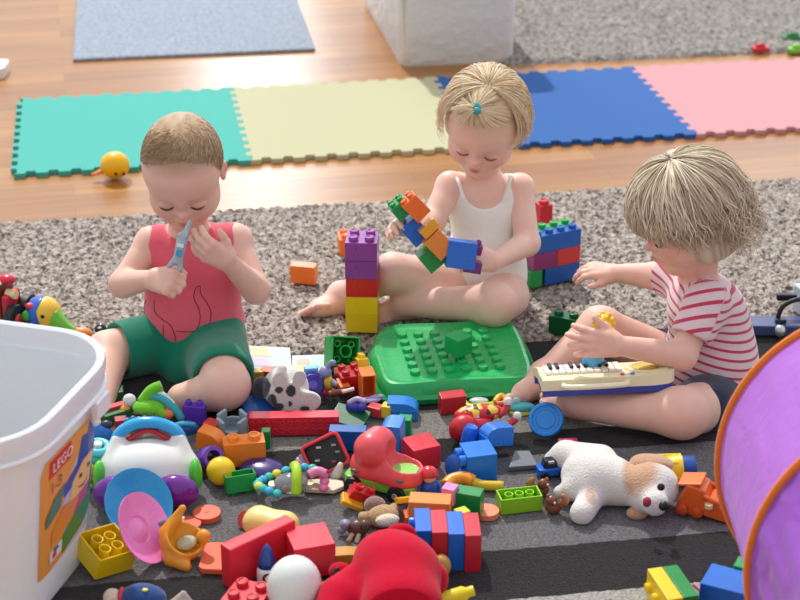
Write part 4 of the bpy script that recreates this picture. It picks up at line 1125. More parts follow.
def knob_toy():
    r = thing('knobbly_toy', 'yellow knobbly toy with a light blue foot held by the striped girl', 'toy'); r.location = W(598, 343, 2.785); r.rotation_euler = (0, math.radians(12), 0)
    g = G(); g.ell((0, 0, .040), (.018, .018, .018))
    for i in range(34):
        z = 1 - 2 * (i + .5) / 34; a = i * 2.39996; q = math.sqrt(1 - z * z); g.ell((.0175 * q * math.cos(a), .0175 * q * math.sin(a), .040 + .0175 * z), (.0045, .0045, .0045), None, 0, 8, 6)
    g.build('yellow_head', plastic('#f2c21a', .35), r, smooth=True)
    g = G(); g.lathe([(.010, -.016), (.009, .0), (.010, .026)], 14); g.build('stem', plastic('#e8a53a', .35), r)
    g = G(); g.lathe([(.017, -.052), (.0185, -.048), (.0185, -.020), (.016, -.016)], 20); g.build('blue_foot', plastic('#5ab4e4', .35), r)
knob_toy()
def chew_toy():
    r = thing('silver_figure', "small silvery grey toy figure with blue marks held to the boy's mouth", 'toy figure'); r.location = W(180, 250, 2.862); r.rotation_euler = (math.radians(-12), math.radians(14), 0)
    m = plastic('#9fb0ba', .25, .6)
    def f(S):
        S.cap((0, 0, -.020), (0, 0, .014), .0085, .010, .006); S.ell((0, 0, .026), (.010, .008, .009), None, .004); S.cap((.002, .004, .030), (.006, .012, .052), .0055, .0035, .004)
        S.cap((-.004, 0, -.018), (-.012, -.003, -.032), .006, .0045, .003); S.cap((.004, 0, -.018), (.008, -.004, -.034), .006, .0045, .003)
    sdfobj(f, (-.03, -.02, -.045), (.03, .03, .065), .0016, 'body', m, r)
    g = G(); g.box((0, -.0095, -.004), (.011, .003, .012)); g.build('blue_mark', plastic('#3f9cc8', .4), r, bevel=.001)
    g = G(); g.box((-.001, -.0093, .010), (.013, .003, .007)); g.build('white_mark', plastic('#e4e8ea', .4), r, bevel=.001)
chew_toy()

# ---- white dome toy with blue handle
def dome():
    r = thing('dome_toy', 'white dome-shaped activity toy with a bright blue carrying handle', 'activity toy', P(150, 490, .012), (0, 0, math.radians(2))); r.scale = (.87, .87, .87)
    W_ = plastic('#dfe0dd', .22, .5)
    def f(S):
        S.ell((0, 0, .050), (.080, .062, .052), None, .01); S.ell((0, -.035, .020), (.066, .045, .030), None, .03)
        for q in (-1, 1): S.cap((q * .078, .005, .050), (q * .058, .030, .094), .017, .014, .02); S.cap((q * .078, 0, .045), (q * .078, -.03, .02), .018, .02, .02)
        S.half((0, 0, .003), (0, 0, -1), .004)
    sdfobj(f, (-.12, -.10, -.01), (.12, .09, .13), .0026, 'dome', W_, r, 2)
    g = G(); g.tube(catmull([(-.066, .030, .086), (-.054, .036, .108), (-.026, .038, .124), (0, .038, .128), (.026, .038, .124), (.054, .036, .108), (.066, .030, .086)], 5), .0125, 12, flat=.8); g.build('handle', plastic('#2ba0dc', .25), r, smooth=True)
    g = G(); g.tube(catmull([(-.042, .030, .092), (0, .034, .112), (.042, .030, .092)], 6), .006, 8); g.build('red_bar', plastic('#b8283a', .35), r, smooth=True)
    for q in (-1, 1):
        g = G(); g.ell((q * .091, -.018, .042), (.013, .026, .034)); g.build('green_side_button', plastic('#4cc234', .25), r, smooth=True)
    for q in (-1, 1):
        g = G(); g.ell((q * .056, -.064, .034), (.044, .026, .034)); g.build('purple_foot', plastic('#6e1e92', .15, .6), r, smooth=True)
    for x in (-.03, .0, .032): g = G(); g.cyl((x, -.0, 0), .0022, .001, 10, T3(0, -.074, .032) @ R3(70, 0, 0)); g.build('screw', plastic('#a9aaa8', .4), r)
dome()
def dish(lab, c, px, py, z, rot, rad=.052, name='toy_dish', deep=.012):
    g = G(); g.lathe([(rad * .30, 0), (rad * .34, -.003), (rad * .80, .002), (rad, deep), (rad * 1.0, deep + .002), (rad * .95, deep + .0015), (rad * .76, .006), (rad * .40, .002), (rad * .36, -.0005), (rad * .20, .0045), (1e-6, .0055)], 40, cap=False)
    return put(g, name, plastic(c, .25), lab, 'toy dish', px, py, z, rot, None, 0)
dish('round cyan blue toy dish leaning on the purple feet of the dome toy', '#1ca0e0', 136, 505, .050, (50, 0, 38), .058)
dish('round pink toy dish leaning in front of the cyan dish', '#ee88cc', 139, 530, .060, (58, 0, 70), .058)
# ---- plush dog
WPL = attr_mat('white_fur', 1, True, 260)
def dog():
    r = thing('plush_dog', 'white plush puppy with beige ears lying on its side', 'soft toy', P(610, 500, .008))
    def Q(px, py, z): return P(px, py, z) - r.location
    hd = Q(650, 486, .048)
    def f(S):
        S.cap(Q(585, 475, .042), Q(622, 484, .044), .040, .036, .02); S.ell(Q(600, 478, .045), (.050, .042, .040), None, .02)
        S.cap(Q(600, 462, .05), Q(566, 456, .038), .030, .026, .015); S.cap(Q(566, 456, .038), Q(553, 460, .026), .024, .016, .01)
        S.cap(Q(595, 492, .032), Q(582, 513, .024), .022, .020, .012)
        S.cap(Q(584, 485, .042), Q(573, 489, .034), .024, .020, .012); S.cap(Q(572, 489, .03), Q(560, 492, .026), .012, .011, .006)
        S.ell(hd, (.047, .043, .042), None, .012); S.cap(hd, Q(655, 503, .048), .028, .021, .012); S.ell(Q(646, 498, .040), (.024, .022, .022), None, .012)
        S.half((0, 0, .002), (0, 0, -1), .004)
    def col(V):
        C = np.tile(np.array(lin('#dedcd6')[:3]), (len(V), 1)); a = np.array(Q(642, 478, .060)); d = np.linalg.norm((V - a) / np.array((.040, .05, .04)), axis=1)
        w_ = np.clip((1.05 - d) * 5, 0, 1)[:, None]; C = C * (1 - w_) + np.array(lin('#c9a282')[:3]) * w_
        b_ = np.array(Q(590, 499, .04)); d = np.linalg.norm((V - b_) / np.array((.010, .02, .02)), axis=1); w_ = np.clip((1 - d) * 3, 0, .6)[:, None]; return C * (1 - w_) + np.array(lin('#c98f6a')[:3]) * w_
    sdfobj(f, (-.16, -.10, -.01), (.14, .12, .12), .0028, 'body', WPL, r, 1, col)
    def ear(S):
        S.ell(Q(654, 464, .078), (.033, .024, .014), Matrix.Rotation(-.2, 3, 'Z'), .01); S.ell(Q(640, 465, .075), (.018, .020, .013), None, .012)
    sdfobj(ear, (-.02, -.02, .03), (.14, .12, .12), .0026, 'ear', plush_mat('#c29674'), r)
    def ear2(S): S.ell(Q(637, 513, .016), (.018, .014, .010), None, .01)
    sdfobj(ear2, (-.02, -.09, -.005), (.10, .05, .05), .0026, 'ear', plush_mat('#c29674'), r)
    for nm, p, rr, c, rf in (('eye', Q(661, 487, .088), .0064, '#20181a', .12), ('nose', Q(664, 506, .070), .0086, '#20181a', .3), ('tongue', Q(647, 502, .070), .0070, '#a83850', .5)):
        g = G(); g.ell(p, (rr, rr * .8, rr * (1.3 if nm == 'tongue' else 1))); g.build(nm, plastic(c, rf), r, smooth=True)
dog()
# ---- red plush in front
def redplush():
    r = thing('red_plush', 'big red plush toy with small round ears lying face down in front', 'soft toy', P(395, 600, .008))
    def Q(px, py, z): return P(px, py, z) - r.location
    def f(S):
        S.ell(Q(399, 574, .070), (.064, .060, .060), None, .02); S.ell(Q(386, 560, .075), (.046, .042, .042), None, .03)
        S.ell(Q(402, 606, .06), (.060, .055, .055), None, .03)
        S.ell(Q(345, 600, .045), (.044, .04, .038), None, .012); S.ell(Q(357, 583, .060), (.030, .026, .028), None, .012); S.ell(Q(367, 583, .075), (.012, .012, .011), None, .008)
        S.ell(Q(334, 612, .04), (.03, .04, .03), None, .01); S.ell(Q(340, 571, .05), (.018, .014, .014), None, .01)
        S.half((0, 0, .002), (0, 0, -1), .004)
    m = plush_mat('#c00f30', 420, .06, .35); m.node_tree.nodes['Principled BSDF'].inputs['Sheen Weight'].default_value = .12
    sdfobj(f, (-.16, -.12, -.01), (.16, .17, .18), .0028, 'body', m, r, 2)
    for px, py, z, rr in ((401, 534, .088, (.024, .012, .018)), (438, 579, .055, (.016, .022, .024))):
        sdfobj(lambda S: S.ell(Q(px, py, z), rr, None, .01), tuple(Q(px, py, z) - Vector((.05, .05, .05))), tuple(Q(px, py, z) + Vector((.05, .05, .05))), .0022, 'ear', m, r)
    for a, b in (((333, 580), (339, 574)), ((333, 588), (340, 583)), ((334, 574), (338, 569))):
        g = G(); g.tube([Q(*a, .066), Q((a[0] + b[0]) / 2, (a[1] + b[1]) / 2 - 2, .072), Q(*b, .070)], .0035, 6); g.build('black_thread', plastic('#221a1c', .7), r)
redplush()
# ---- spotted plush
def cow():
    r = thing('spotted_plush', 'white and black spotted plush animal beside the purple gear', 'soft toy', P(288, 402, .008))
    def Q(px, py, z): return P(px, py, z) - r.location
    def f(S):
        S.ell(Q(286, 388, .055), (.042, .036, .042), None, .012); S.cap(Q(288, 400, .05), Q(300, 408, .03), .028, .024, .015)
        S.cap(Q(280, 378, .09), Q(282, 369, .105), .014, .009, .01); S.cap(Q(297, 388, .08), Q(300, 377, .095), .014, .012, .008); S.ell(Q(309, 401, .045), (.022, .018, .018), None, .01)
        S.ell(Q(261, 388, .05), (.016, .016, .022), None, .008)
        S.half((0, 0, .002), (0, 0, -1), .004)
    def col(V):
        C = np.tile(np.array(lin('#dcdcd8')[:3]), (len(V), 1))
        for (px, py, rx, ry) in ((261, 387, 9, 12), (268, 385, 3, 3), (279, 390, 4, 3.5), (272, 402, 5, 8), (279, 407, 5, 4), (291, 391, 5, 6), (305, 409, 5, 3), (290, 404, 2, 3)):
            zc = V[:, 1] + r.location.y; pts = V + np.array(r.location)
            Zc = pts[:, 1] * CT - (pts[:, 2] - H) * ST; X = 400 + F * pts[:, 0] / Zc; Y = 300 + F * (-pts[:, 1] * ST - (pts[:, 2] - H) * CT) / Zc
            d = ((X - px) / rx) ** 2 + ((Y - py) / ry) ** 2; w_ = np.clip((1.1 - d) * 5, 0, 1)[:, None]; C = C * (1 - w_) + np.array(lin('#3b3f48')[:3]) * w_
        return C
    sdfobj(f, (-.08, -.07, -.01), (.08, .10, .15), .0022, 'body', attr_mat('short_fur', 1, True, 300), r, 1, col)
cow()
# ================================================================ the small toys of the pile
def Gb(): return G()
def blob(name, label, cat, px, py, z, parts, rot=(0, 0, 0), group=None, s=1.0):
    """thing made of rounded parts: (part name, colour, list of (centre, radii))"""
    r = thing(name, label, cat, group=group)
    for nm, c, els in parts:
        g = G()
        for e in els:
            if not isinstance(e[0][0], tuple): g.ell(e[0], e[1] if isinstance(e[1], tuple) else (e[1],) * 3, n=16, m=10)
            else: g.tube(catmull(e[0], 4), e[1], 10)
        m = c if not isinstance(c, str) else plastic(c, .32)
        g.build(nm, m, r, smooth=True)
    return place(r, px, py, z, rot, s)
def block(label, size, col, px, py, z=None, rot=(0, 0, 0), name='toy_block', bevel=.002, gz=.010, cat='toy block', group=None, rough=.32):
    g = G(); g.box((0, 0, 0), size); return put(g, name, plastic(col, rough), label, cat, px, py, size[2] / 2 + gz if z is None else z, rot, group, bevel)
def arch_brick(label, L_, D_, h, col, px, py, z, rot=(0, 0, 0), studs=0, holes=0):
    """brick with one rounded end / round top"""
    g = G(); poly = [(-L_ / 2, 0), (L_ / 2, 0), (L_ / 2, h * .45)]
    for i in range(9): a = PI / 2 * i / 8; poly.append((L_ / 2 - L_ * .5 * (1 - math.cos(a)) , h * .45 + h * .55 * math.sin(a)))
    poly += [(-L_ / 2, h)]
    q = T3(0, D_ / 2, -h / 2) @ R3(90, 0, 0); g.prism(poly, 0, D_, q)
    for i in range(studs): g.lathe([(.008, 0), (.008, .006), (.006, .007), (1e-6, .007)], 14, T3(-L_ / 2, (i + .5 - studs / 2) * D_ / studs, 0) @ R3(0, -90, 0), cap=False)
    for i in range(holes):
        g.lathe([(.0085, 0), (.0085, .002), (.006, .002), (.006, .0)], 14, T3(-L_ / 2 + (i + .5) * L_ / holes, -D_ / 2, -h * .12) @ R3(90, 0, 0), cap=False)
    return put(g, 'toy_brick', plastic(col, .28), label, 'toy brick', px, py, z, rot, None, .0016)

# --- cards and things behind the red bar
def card(label, a, b, c, d, cols, z=.014):
    r = thing('picture_card', label, 'picture card'); o = P(*a, z); r.location = o
    pts = [P(*q, z) - o for q in (a, b, c, d)]; g = G(); g.add([(p.x, p.y, k) for k in (0, .0035) for p in pts], [(0, 3, 2, 1), (4, 5, 6, 7), (0, 1, 5, 4), (1, 2, 6, 5), (2, 3, 7, 6), (3, 0, 4, 7)]); g.build('sheet', plastic('#c3c8cc', .5), r)
    for u0, v0, u1, v1, cc in cols:
        f = lambda u, v: (pts[0] * (1 - u) + pts[1] * u) * (1 - v) + (pts[3] * (1 - u) + pts[2] * u) * v + Vector((0, 0, .0040))
        g = G(); g.add([f(u0, v0), f(u1, v0), f(u1, v1), f(u0, v1)], [(0, 1, 2, 3)]); g.build('printed_area', plastic(cc, .5), r)
card('pastel picture card sticking out beside the boy\'s shorts', (250, 370), (292, 370), (290, 349), (246, 347), [(.05, .1, .45, .45, '#c9b6e2'), (.1, .55, .5, .95, '#ecdf9a'), (.55, .1, .95, .9, '#bcd8ee')])
card('pastel picture card lying left of the upturned green brick', (292, 377), (332, 377), (324, 356), (292, 357), [(.05, .1, .4, .5, '#f0dc94'), (.15, .55, .5, .8, '#f0b6a4'), (.6, .4, .95, .9, '#b6dfc8')])
brick('bright green brick tipped up showing its open underside', 2, 2, '#1cae48', 342, 352, .048, (-118, 14, 22), hollow=True, u=.029)
brick('small yellow brick between the green and the orange brick', 1, 2, '#f0c52a', 362, 368, .034, (-20, 0, 10), u=.022)
brick('red brick behind the orange brick with the open side', 2, 2, '#b81f24', 350, 380, .026, (0, 0, 20), u=.024)
brick('orange brick standing on its end with open underside', 2, 1, ORANGE, 367, 384, .045, (-98, 90, 4), hollow=True, u=.027)
for i in range(1):
    r = thing('toy_gear', 'indigo toothed gear beside the spotted plush animal', 'toy gear')
    g = G(); g.lathe([(.019, -.009), (.021, -.007), (.021, .007), (.019, .009)], 28)
    g.build('wheel', plastic('#3a2fa0', .3), r)
    for k in range(14):
        a = 2 * PI * k / 14; g = G(); g.box((0, 0, 0), (.006, .006, .012), T3(.0225 * math.cos(a), .0225 * math.sin(a), 0) @ R3(0, 0, math.degrees(a))); g.build('tooth', plastic('#4438b4', .3), r, bevel=.001)
    g = G(); g.cyl((0, 0, .008), .008, .005, 14); g.build('hub', plastic('#6a5ad0', .3), r)
    place(r, 312, 385, .034, (62, 0, 14))
block('light blue block on top of the indigo gear', (.026, .016, .014), '#6fb6e0', 311, 370, .055, (0, 0, 10))
blob('toy_figure', 'small lilac and yellow toy figure standing behind the red bar', 'toy figure', 329, 397, .012, [('body', '#e2bb3c', [((0, 0, .030), (.009, .008, .014))]), ('head', '#8b8fc0', [((-.006, 0, .052), (.012, .010, .011)), (((-.004, 0, .058), (.006, 0, .072), (.012, 0, .070)), .0045)]), ('legs', '#b0283a', [((-.007, 0, .008), (.006, .008, .009)), ((.008, 0, .008), (.006, .008, .009))]), ('arm', '#9aa0b8', [(((.006, -.004, .036), (.016, -.01, .030)), .0045)])])
blob('toy_figure', 'shiny indigo toy figure on the dark green plate', 'toy figure', 355, 407, .034, [('body', '#3a3fa8', [((0, 0, 0), (.018, .010, .011)), ((.014, -.004, .004), (.009, .009, .009))]), ('arm', '#b7a8c8', [(((-.012, 0, .006), (.004, .002, .016), (.020, 0, .013)), .005)])], (0, 0, -15))
blob('toy_stick', 'brown and white toy stick across the orange bricks', 'toy piece', 340, 394, .036, [('stick', '#7a3c26', [(((-.022, 0, 0), (0, .004, .002), (.022, 0, .006)), .0055)]), ('tip', '#e6d8cc', [(((.004, -.004, .006), (.026, -.002, .012)), .0035)])])
block('orange toy block between the spotted plush and the purple gear', (.020, .030, .014), '#e8732c', 343, 385, .028, (10, 0, 20))
block('pink block half hidden behind the spotted plush', (.024, .018, .012), '#e89aa8', 298, 377, .040, (0, 0, 30))
block('orange-red block left of the spotted plush', (.030, .024, .018), '#d8502c', 269, 373, .028, (0, 0, -15))
block('mustard block at the boy\'s green shorts', (.020, .020, .022), '#d0a02c', 258, 375, .026, (0, 0, 8))
block('dark blue flat piece under the boy\'s knee', (.060, .050, .010), '#1a4f9a', 258, 406, .026, (18, 0, 30), name='toy_piece')
def redbar():
    g = brick_g(6, 1, .0268, .036, False); 
    for i in range(12):
        for j in (0, 1): g.lathe([(.0048, 0), (.0048, .0018), (.0030, .0018), (.0030, .0004)], 10, T3(-.074 + i * .01345, -.0131, -.008 + j * .015) @ R3(90, 0, 0), cap=False)
    put(g, 'toy_brick', plastic('#d8283c', .3), 'long red bar brick with rows of small rings on its side', 'toy brick', 294, 423, .030, (0, 0, 2))
redbar()
block('dark green flat plate under the indigo figure', (.066, .050, .008), '#0f5a34', 350, 417, .022, (14, 6, -20), name='toy_plate')
block('dark blue slab with lighter top in front of the green plate', (.066, .026, .040), '#1458a8', 348, 438, .030, (0, 0, -3), name='toy_slab')
blob('toy_piece', 'lilac grey pointed toy piece behind the blue arched brick', 'toy piece', 370, 400, .034, [('blade', '#9a94c4', [((0, 0, 0), (.022, .010, .005)), ((.014, .004, .003), (.014, .006, .004))])], (0, 0, 14))
block('small red brick with light top left of the yellow cube', (.028, .022, .018), '#cc3a3c', 376, 410, .026, (0, 0, -28))
block('small yellow cube beside the blue arched brick', (.018, .022, .024), '#e8c83c', 387, 410, .028, (0, 0, -20))
arch_brick('bright blue brick with a rounded top by the green board', .056, .034, .034, '#2a7fd6', 403, 408, .027, (0, 0, -4), holes=4)
arch_brick('blue brick with rounded end standing behind the toy truck', .042, .045, .062, '#3a86e6', 391, 436, .040, (0, 0, 168))
brick('small green brick behind the tall blue rounded brick', 1, 1, '#1c9a4c', 405, 426, .028, (0, 0, -8), u=.024, h=.036, studs=False)
brick('red brick lying beside the toy truck', 2, 2, '#d4293c', 421, 452, .032, (0, 0, 24), u=.026, h=.042, studs=False)
brick('red brick pushed against the front of the green board', 2, 1, '#c42430', 452, 402, .030, (8, 0, 14), u=.024, h=.036, studs=False)
# --- black open box
def bbox():
    r = thing('toy_case', 'open red-rimmed black toy case tipped beside the toy truck', 'toy case'); g = G(); w_, d, h, t = .066, .020, .056, .003
    g.box((0, d / 2 - t / 2, 0), (w_, t, h)); 
    for q in (-1, 1): g.box((q * (w_ / 2 - t / 2), 0, 0), (t, d, h)); g.box((0, 0, q * (h / 2 - t / 2)), (w_ - 2 * t, d, t))
    g.build('case', plastic('#17161a', .3), r, bevel=.001)
    g = G(); g.tube([(x, -d / 2, z) for x, z in rrect(w_, h, .008, 4)], .0032, 8, closed=True); g.build('red_rim', plastic('#d8303f', .3), r)
    for x, z, c in ((-.012, .014, '#e8e8ea'), (.014, .016, '#b8bcc4'), (-.016, -.008, '#d0d4d8'), (.012, -.012, '#c83a48'), (.02, .004, '#9aa0a8')): g = G(); g.box((x, d / 2 - .006, z), (.008, .003, .0035), R3(0, 20, 0)); g.build('printed_mark', plastic(c, .3), r)
    g = G(); g.box((-w_ / 2 - .006, 0, .0), (.008, .016, .038)); g.build('grey_hinge', plastic('#8aa0b0', .3), r, bevel=.002)
    g = G(); g.ell((-w_ / 2 - .013, -.002, .006), (.007, .008, .012)); g.build('pink_knob', plastic('#e08ab4', .4), r, smooth=True)
    place(r, 326, 455, .044, (-34, -24, 10))
bbox()
# --- truck
def truck():
    r = thing('toy_truck', 'chunky coral red toy truck with a lime green base', 'toy truck'); m = plastic('#e0525a', .35)
    def f(S):
        S.cap((-.030, 0, .042), (.0, 0, .040), .030, .030, .015); S.cap((-.018, -.010, .080), (-.014, .010, .082), .030, .029, .008)
        S.cap((.030, 0, .040), (.040, 0, .040), .034, .032, .014); S.half((0, 0, .026), (0, 0, -1), .006)
        S.ell((.040, 0, .078), (.033, .028, .038), None, .004, 'sub')
    sdfobj(f, (-.09, -.06, .0), (.09, .06, .14), .002, 'body', m, r, 2)
    g = G(); g.prism(rrect(.128, .056, .012), .012, .030); g.build('green_base', plastic('#7cc63a', .3), r, bevel=.003)
    g = G(); g.prism(rrect(.050, .044, .012), .044, .048, T3(.036, 0, .003)); g.build('green_bed', plastic('#8fc85a', .3), r)
    for x in (-.042, .036):
        for y in (-.030, .030):
            w_ = G(); w_.lathe([(.010, -.007), (.015, -.006), (.016, 0), (.015, .006), (.010, .007)], 20, T3(x, y, .016) @ R3(90, 0, 0)); o = w_.build('wheel', plastic('#1c1c20', .5), r)
            h_ = G(); h_.lathe([(.006, 0), (.005, .003), (1e-6, .003)], 12, T3(x, y + (.006 if y > 0 else -.006), .016) @ R3(90 if y < 0 else -90, 0, 0), cap=False); h_.build('hub', plastic('#b8bcc0', .3, metal=.5), o)
    for x in (-.04, .042): g = G(); g.ell((x, -.0305, .044), (.008, .003, .0035)); g.build('grey_badge', plastic('#4f6a68', .4), r, smooth=True)
    place(r, 384, 490, .008, (0, 0, -24), 1.0)
truck()
blob('toy_cone', 'white pointed toy piece under the black case', 'toy piece', 341, 474, .022, [('cone', '#dcdad2', [(((0, 0, .022), (-.006, 0, 0), (-.014, 0, -.012)), [.003, .005, .007, .009, .010, .010, .009, .008, .006])])])
# --- ring toys by the foot
blob('teether', 'lime green curved teether with grey oval by the board', 'teether', 480, 405, .018, [('lime_arc', '#b4cf28', [(((-.028, .004, 0), (-.020, -.010, 0), (0, -.012, .002), (.024, -.006, .002)), .008)]), ('grey_oval', '#c4c9cc', [((-.002, .006, .006), (.018, .010, .005))])])
blob('teether', 'orange and yellow bent teether beside the toes', 'teether', 503, 402, .020, [('yellow_arm', '#f0a822', [(((-.016, -.004, 0), (-.004, .012, .006), (.008, .004, 0)), .0062)]), ('orange_arm', '#ee6c44', [(((-.012, -.012, .002), (.004, -.010, .004), (.022, -.002, .004)), .0050)])])
blob('toy_fish', 'teal and yellow fish-shaped toy under the girl\'s toes', 'toy', 521, 408, .018, [('body', '#4db4b8', [((0, 0, .002), (.026, .014, .009))]), ('belly', '#d8cf3a', [((0, -.004, -.006), (.022, .013, .006))]), ('fin', '#a8dcd8', [((-.010, .004, .012), (.009, .006, .008))])])
# --- patterned red pouch
def pouch():
    r = thing('patterned_pouch', 'red toy pouch with colourful patterned top behind the blue bricks', 'toy pouch')
    m = bpy.data.materials.new('pattern'); m.use_nodes = True; N, L = nodes(m); b = N['Principled BSDF']; b.inputs['Roughness'].default_value = .4
    tc = N.new('ShaderNodeTexCoord'); v = N.new('ShaderNodeTexVoronoi'); v.inputs['Scale'].default_value = 110; L.new(tc.outputs['Object'], v.inputs['Vector'])
    sp = N.new('ShaderNodeSeparateColor'); L.new(v.outputs['Color'], sp.inputs[0]); cr = N.new('ShaderNodeValToRGB'); cr.color_ramp.interpolation = 'CONSTANT'; L.new(sp.outputs[0], cr.inputs[0]); c = cr.color_ramp
    for _ in range(3): c.elements.new(.5)
    for e, (p, h_) in zip(c.elements, ((0, '#c8242f'), (.35, '#e8c24a'), (.58, '#e6e2d8'), (.74, '#2a2426'), (.86, '#c8242f'))): e.position = p; e.color = lin(h_)
    L.new(cr.outputs[0], b.inputs['Base Color'])
    g = G(); g.ell((-.028, -.012, 0), (.028, .022, .026)); g.ell((.0, -.008, -.004), (.03, .02, .022)); g.build('pouch', plastic('#c21f2c', .35), r, smooth=True)
    g = G(); g.ell((.004, .010, .016), (.046, .020, .016)); g.build('patterned_top', m, r, smooth=True)
    for (a, b_, d) in (((.036, 0, .012), (.052, .006, .022), (.056, .008, .034)), ((.044, -.018, -.002), (.060, -.014, .006), (.068, -.012, .014))):
        g = G(); g.tube(catmull([a, b_, d], 4), .0065, 8); g.build('striped_leg', plastic('#cc3a40', .35), r, smooth=True)
        g = G(); g.ell(d, (.0085, .007, .009)); g.build('white_foot', plastic('#e4e2de', .35), r, smooth=True)
    place(r, 478, 424, .036, (0, 0, 12))
pouch()
arch_brick('blue brick with rounded end leaning on the red pouch', .050, .040, .034, '#1f72d2', 496, 434, .050, (12, -8, 200))
g = G(); g.lathe([(.001, 0), (.012, .002), (.014, .010), (.014, .040), (.010, .048), (.001, .050)], 20); put(g, 'toy_peg', plastic('#1b66d4', .2), 'shiny blue peg standing behind the blue brick', 'toy peg', 466, 450, .012, (0, 12, 0), None, 0)
def bluebrick():
    g = brick_g(2, 2, .0265, .050, False); 
    for y in (-1, 1):
        for z in (-1, 1): g.lathe([(.0095, 0), (.0095, .010), (.007, .011), (1e-6, .011)], 16, T3(-.0262, y * .013, z * .012) @ R3(0, -90, 0), cap=False)
    put(g, 'toy_brick', plastic('#1e78dc', .28), 'bright blue brick on its side with studs facing left', 'toy brick', 478, 461, .036, (0, 0, 14))
bluebrick()
g = G(); g.lathe([(.001, 0), (.016, .001), (.019, .004), (.020, .012), (.016, .014), (.001, .014)], 24); put(g, 'toy_disc', plastic('#1a5cb8', .3), 'dark blue round disc left of the bright blue brick', 'toy disc', 458, 466, .026, (70, 0, -50), None, 0)
# --- lid, grey piece, car, magenta, brown figures
g = G(); g.lathe([(.030, 0), (.031, .004), (.0315, .014), (.0295, .018), (.025, .0185), (.0235, .0165), (.018, .0165), (.0165, .0180), (1e-6, .0182)], 40); put(g, 'jar_lid', plastic('#1a84d8', .22), 'round bright blue jar standing on edge below the keyboard', 'toy jar', 547, 421, .036, (52, 0, -16), None, 0)
g = G(); g.prism([(-.028, -.016), (.024, -.020), (.020, .018), (-.006, .022)], 0, .010); put(g, 'toy_piece', plastic('#6f737a', .4), 'flat grey angular toy piece behind the lime brick', 'toy piece', 521, 463, .014, (14, 0, 14))
def car():
    r = thing('toy_car', 'small blue toy car with black and silver top beside the puppy', 'toy car'); g = G(); g.prism(rrect(.052, .030, .009), 0, .014, T3(0, 0, .004)); g.build('body', plastic('#1460c8', .2), r, bevel=.002)
    g = G(); g.box((-.004, 0, .024), (.026, .022, .014), None, 0, .75); g.build('cabin', plastic('#16181c', .15), r, bevel=.003)
    g = G(); g.box((-.004, -.010, .029), (.010, .004, .004)); g.build('silver_grille', plastic('#c0c4c8', .2, metal=.6), r)
    for x in (-.016, .016):
        for y in (-.014, .014): g = G(); g.lathe([(.007, -.003), (.008, 0), (.007, .003)], 16, T3(x, y, .006) @ R3(90, 0, 0)); g.build('wheel', plastic('#141416', .5), r)
    place(r, 551, 474, .012, (0, 0, 14))
car()
block('magenta block behind the puppy\'s paws', (.034, .020, .034), '#b8305c', 568, 449, .027, (0, 0, 6))
for px, py, lab in ((541, 490, 'glossy brown animal figure beside the lime brick'), (553, 507, 'glossy brown animal figure nearest the puppy\'s front paw')):
    k = 1 if px < 550 else -1
    blob('toy_animal', lab, 'toy animal', px, py, .020, [('body', '#7a4429', [((0, 0, 0), (.014, .011, .012)), ((.002 * k, -.004, .014), (.010, .009, .009))]), ('tail', '#a06a42', [(((-.010 * k, .004, .002), (-.020 * k, .002, .016), (-.014 * k, 0, .026)), [.005, .006, .007, .007, .007, .006, .005, .004, .003])]), ('ear', '#8e5636', [((.008 * k, -.004, .022), .0032)]), ('eye', '#f0e2d0', [((.006, -.0125, .016), .0020)])], (0, 0, 20 * k))
g = brick_g(4, 2, .0178, .028, True, True, mi=0); put(g, 'toy_brick', plastic('#8ccb1e', .28), 'lime green long brick lying upside down with open tubes', 'toy brick', 519, 500, .024, (180, 0, 12))
for i in range(3):
    pass
# --- yellow arc, toy person, orange brick...
blob('toy_arc', 'yellow and orange curved toy arc behind the toy person', 'toy piece', 470, 484, .020, [('orange_part', '#f09a22', [(((-.040, -.006, .0), (-.030, .006, .004), (-.010, .010, .006), (.006, .004, .003)), .0115)]), ('yellow_part', '#d8b428', [(((.004, .004, .002), (.024, -.004, 0), (.056, -.006, 0)), .0085)])])
def person_toy():
    r = thing('toy_person', 'little toy person with red helmet and blue clothes beside the truck', 'toy person')
    g = G(); g.lathe([(.014, 0), (.0155, .004), (.013, .020), (.009, .024)], 20); g.build('body', plastic('#1f4fa4', .35), r, smooth=True)
    g = G(); g.ell((0, 0, .030), (.0105, .0105, .010)); g.build('head', plastic('#e8b48a', .4), r, smooth=True)
    def hf(S): S.ell((0, .001, .034), (.0145, .0145, .0130), None, .004); S.half((0, 0, .030), (0, -.3, -1), .002)
    sdfobj(hf, (-.02, -.02, .015), (.02, .02, .055), .0014, 'helmet', plastic('#d02a34', .15), r)
    for q in (-1, 1): g = G(); g.tube(catmull([(q * .011, 0, .018), (q * .017, -.004, .012), (q * .015, -.009, .006)], 4), .0042, 8); g.build('arm', plastic('#2458b0', .35), r, smooth=True)
    place(r, 429, 494, .014, (0, 0, 8), 1.1)
person_toy()
brick('big light orange brick in front of the toy person', 2, 1, '#f08a3c', 430, 509, .048, (0, 0, -6), u=.034, h=.042, studs=False)
block('yellow tile sticking out behind the light orange brick', (.050, .032, .010), '#e0a81e', 411, 499, .038, (-30, 0, 14), name='toy_tile')
brick('small orange brick under the light orange brick', 1, 1, '#d8601e', 412, 520, .022, (0, 0, 10), u=.026, h=.026)
brick('pink brick joined to the left of the two green ones', 1, 1, '#e48ac0', 450, 494, .052, (0, 0, -24), u=.023, h=.030, studs=False)
brick('dark green brick right of the pink one', 2, 1, '#128a44', 467, 500, .040, (4, 0, -18), u=.026, h=.040, studs=False)
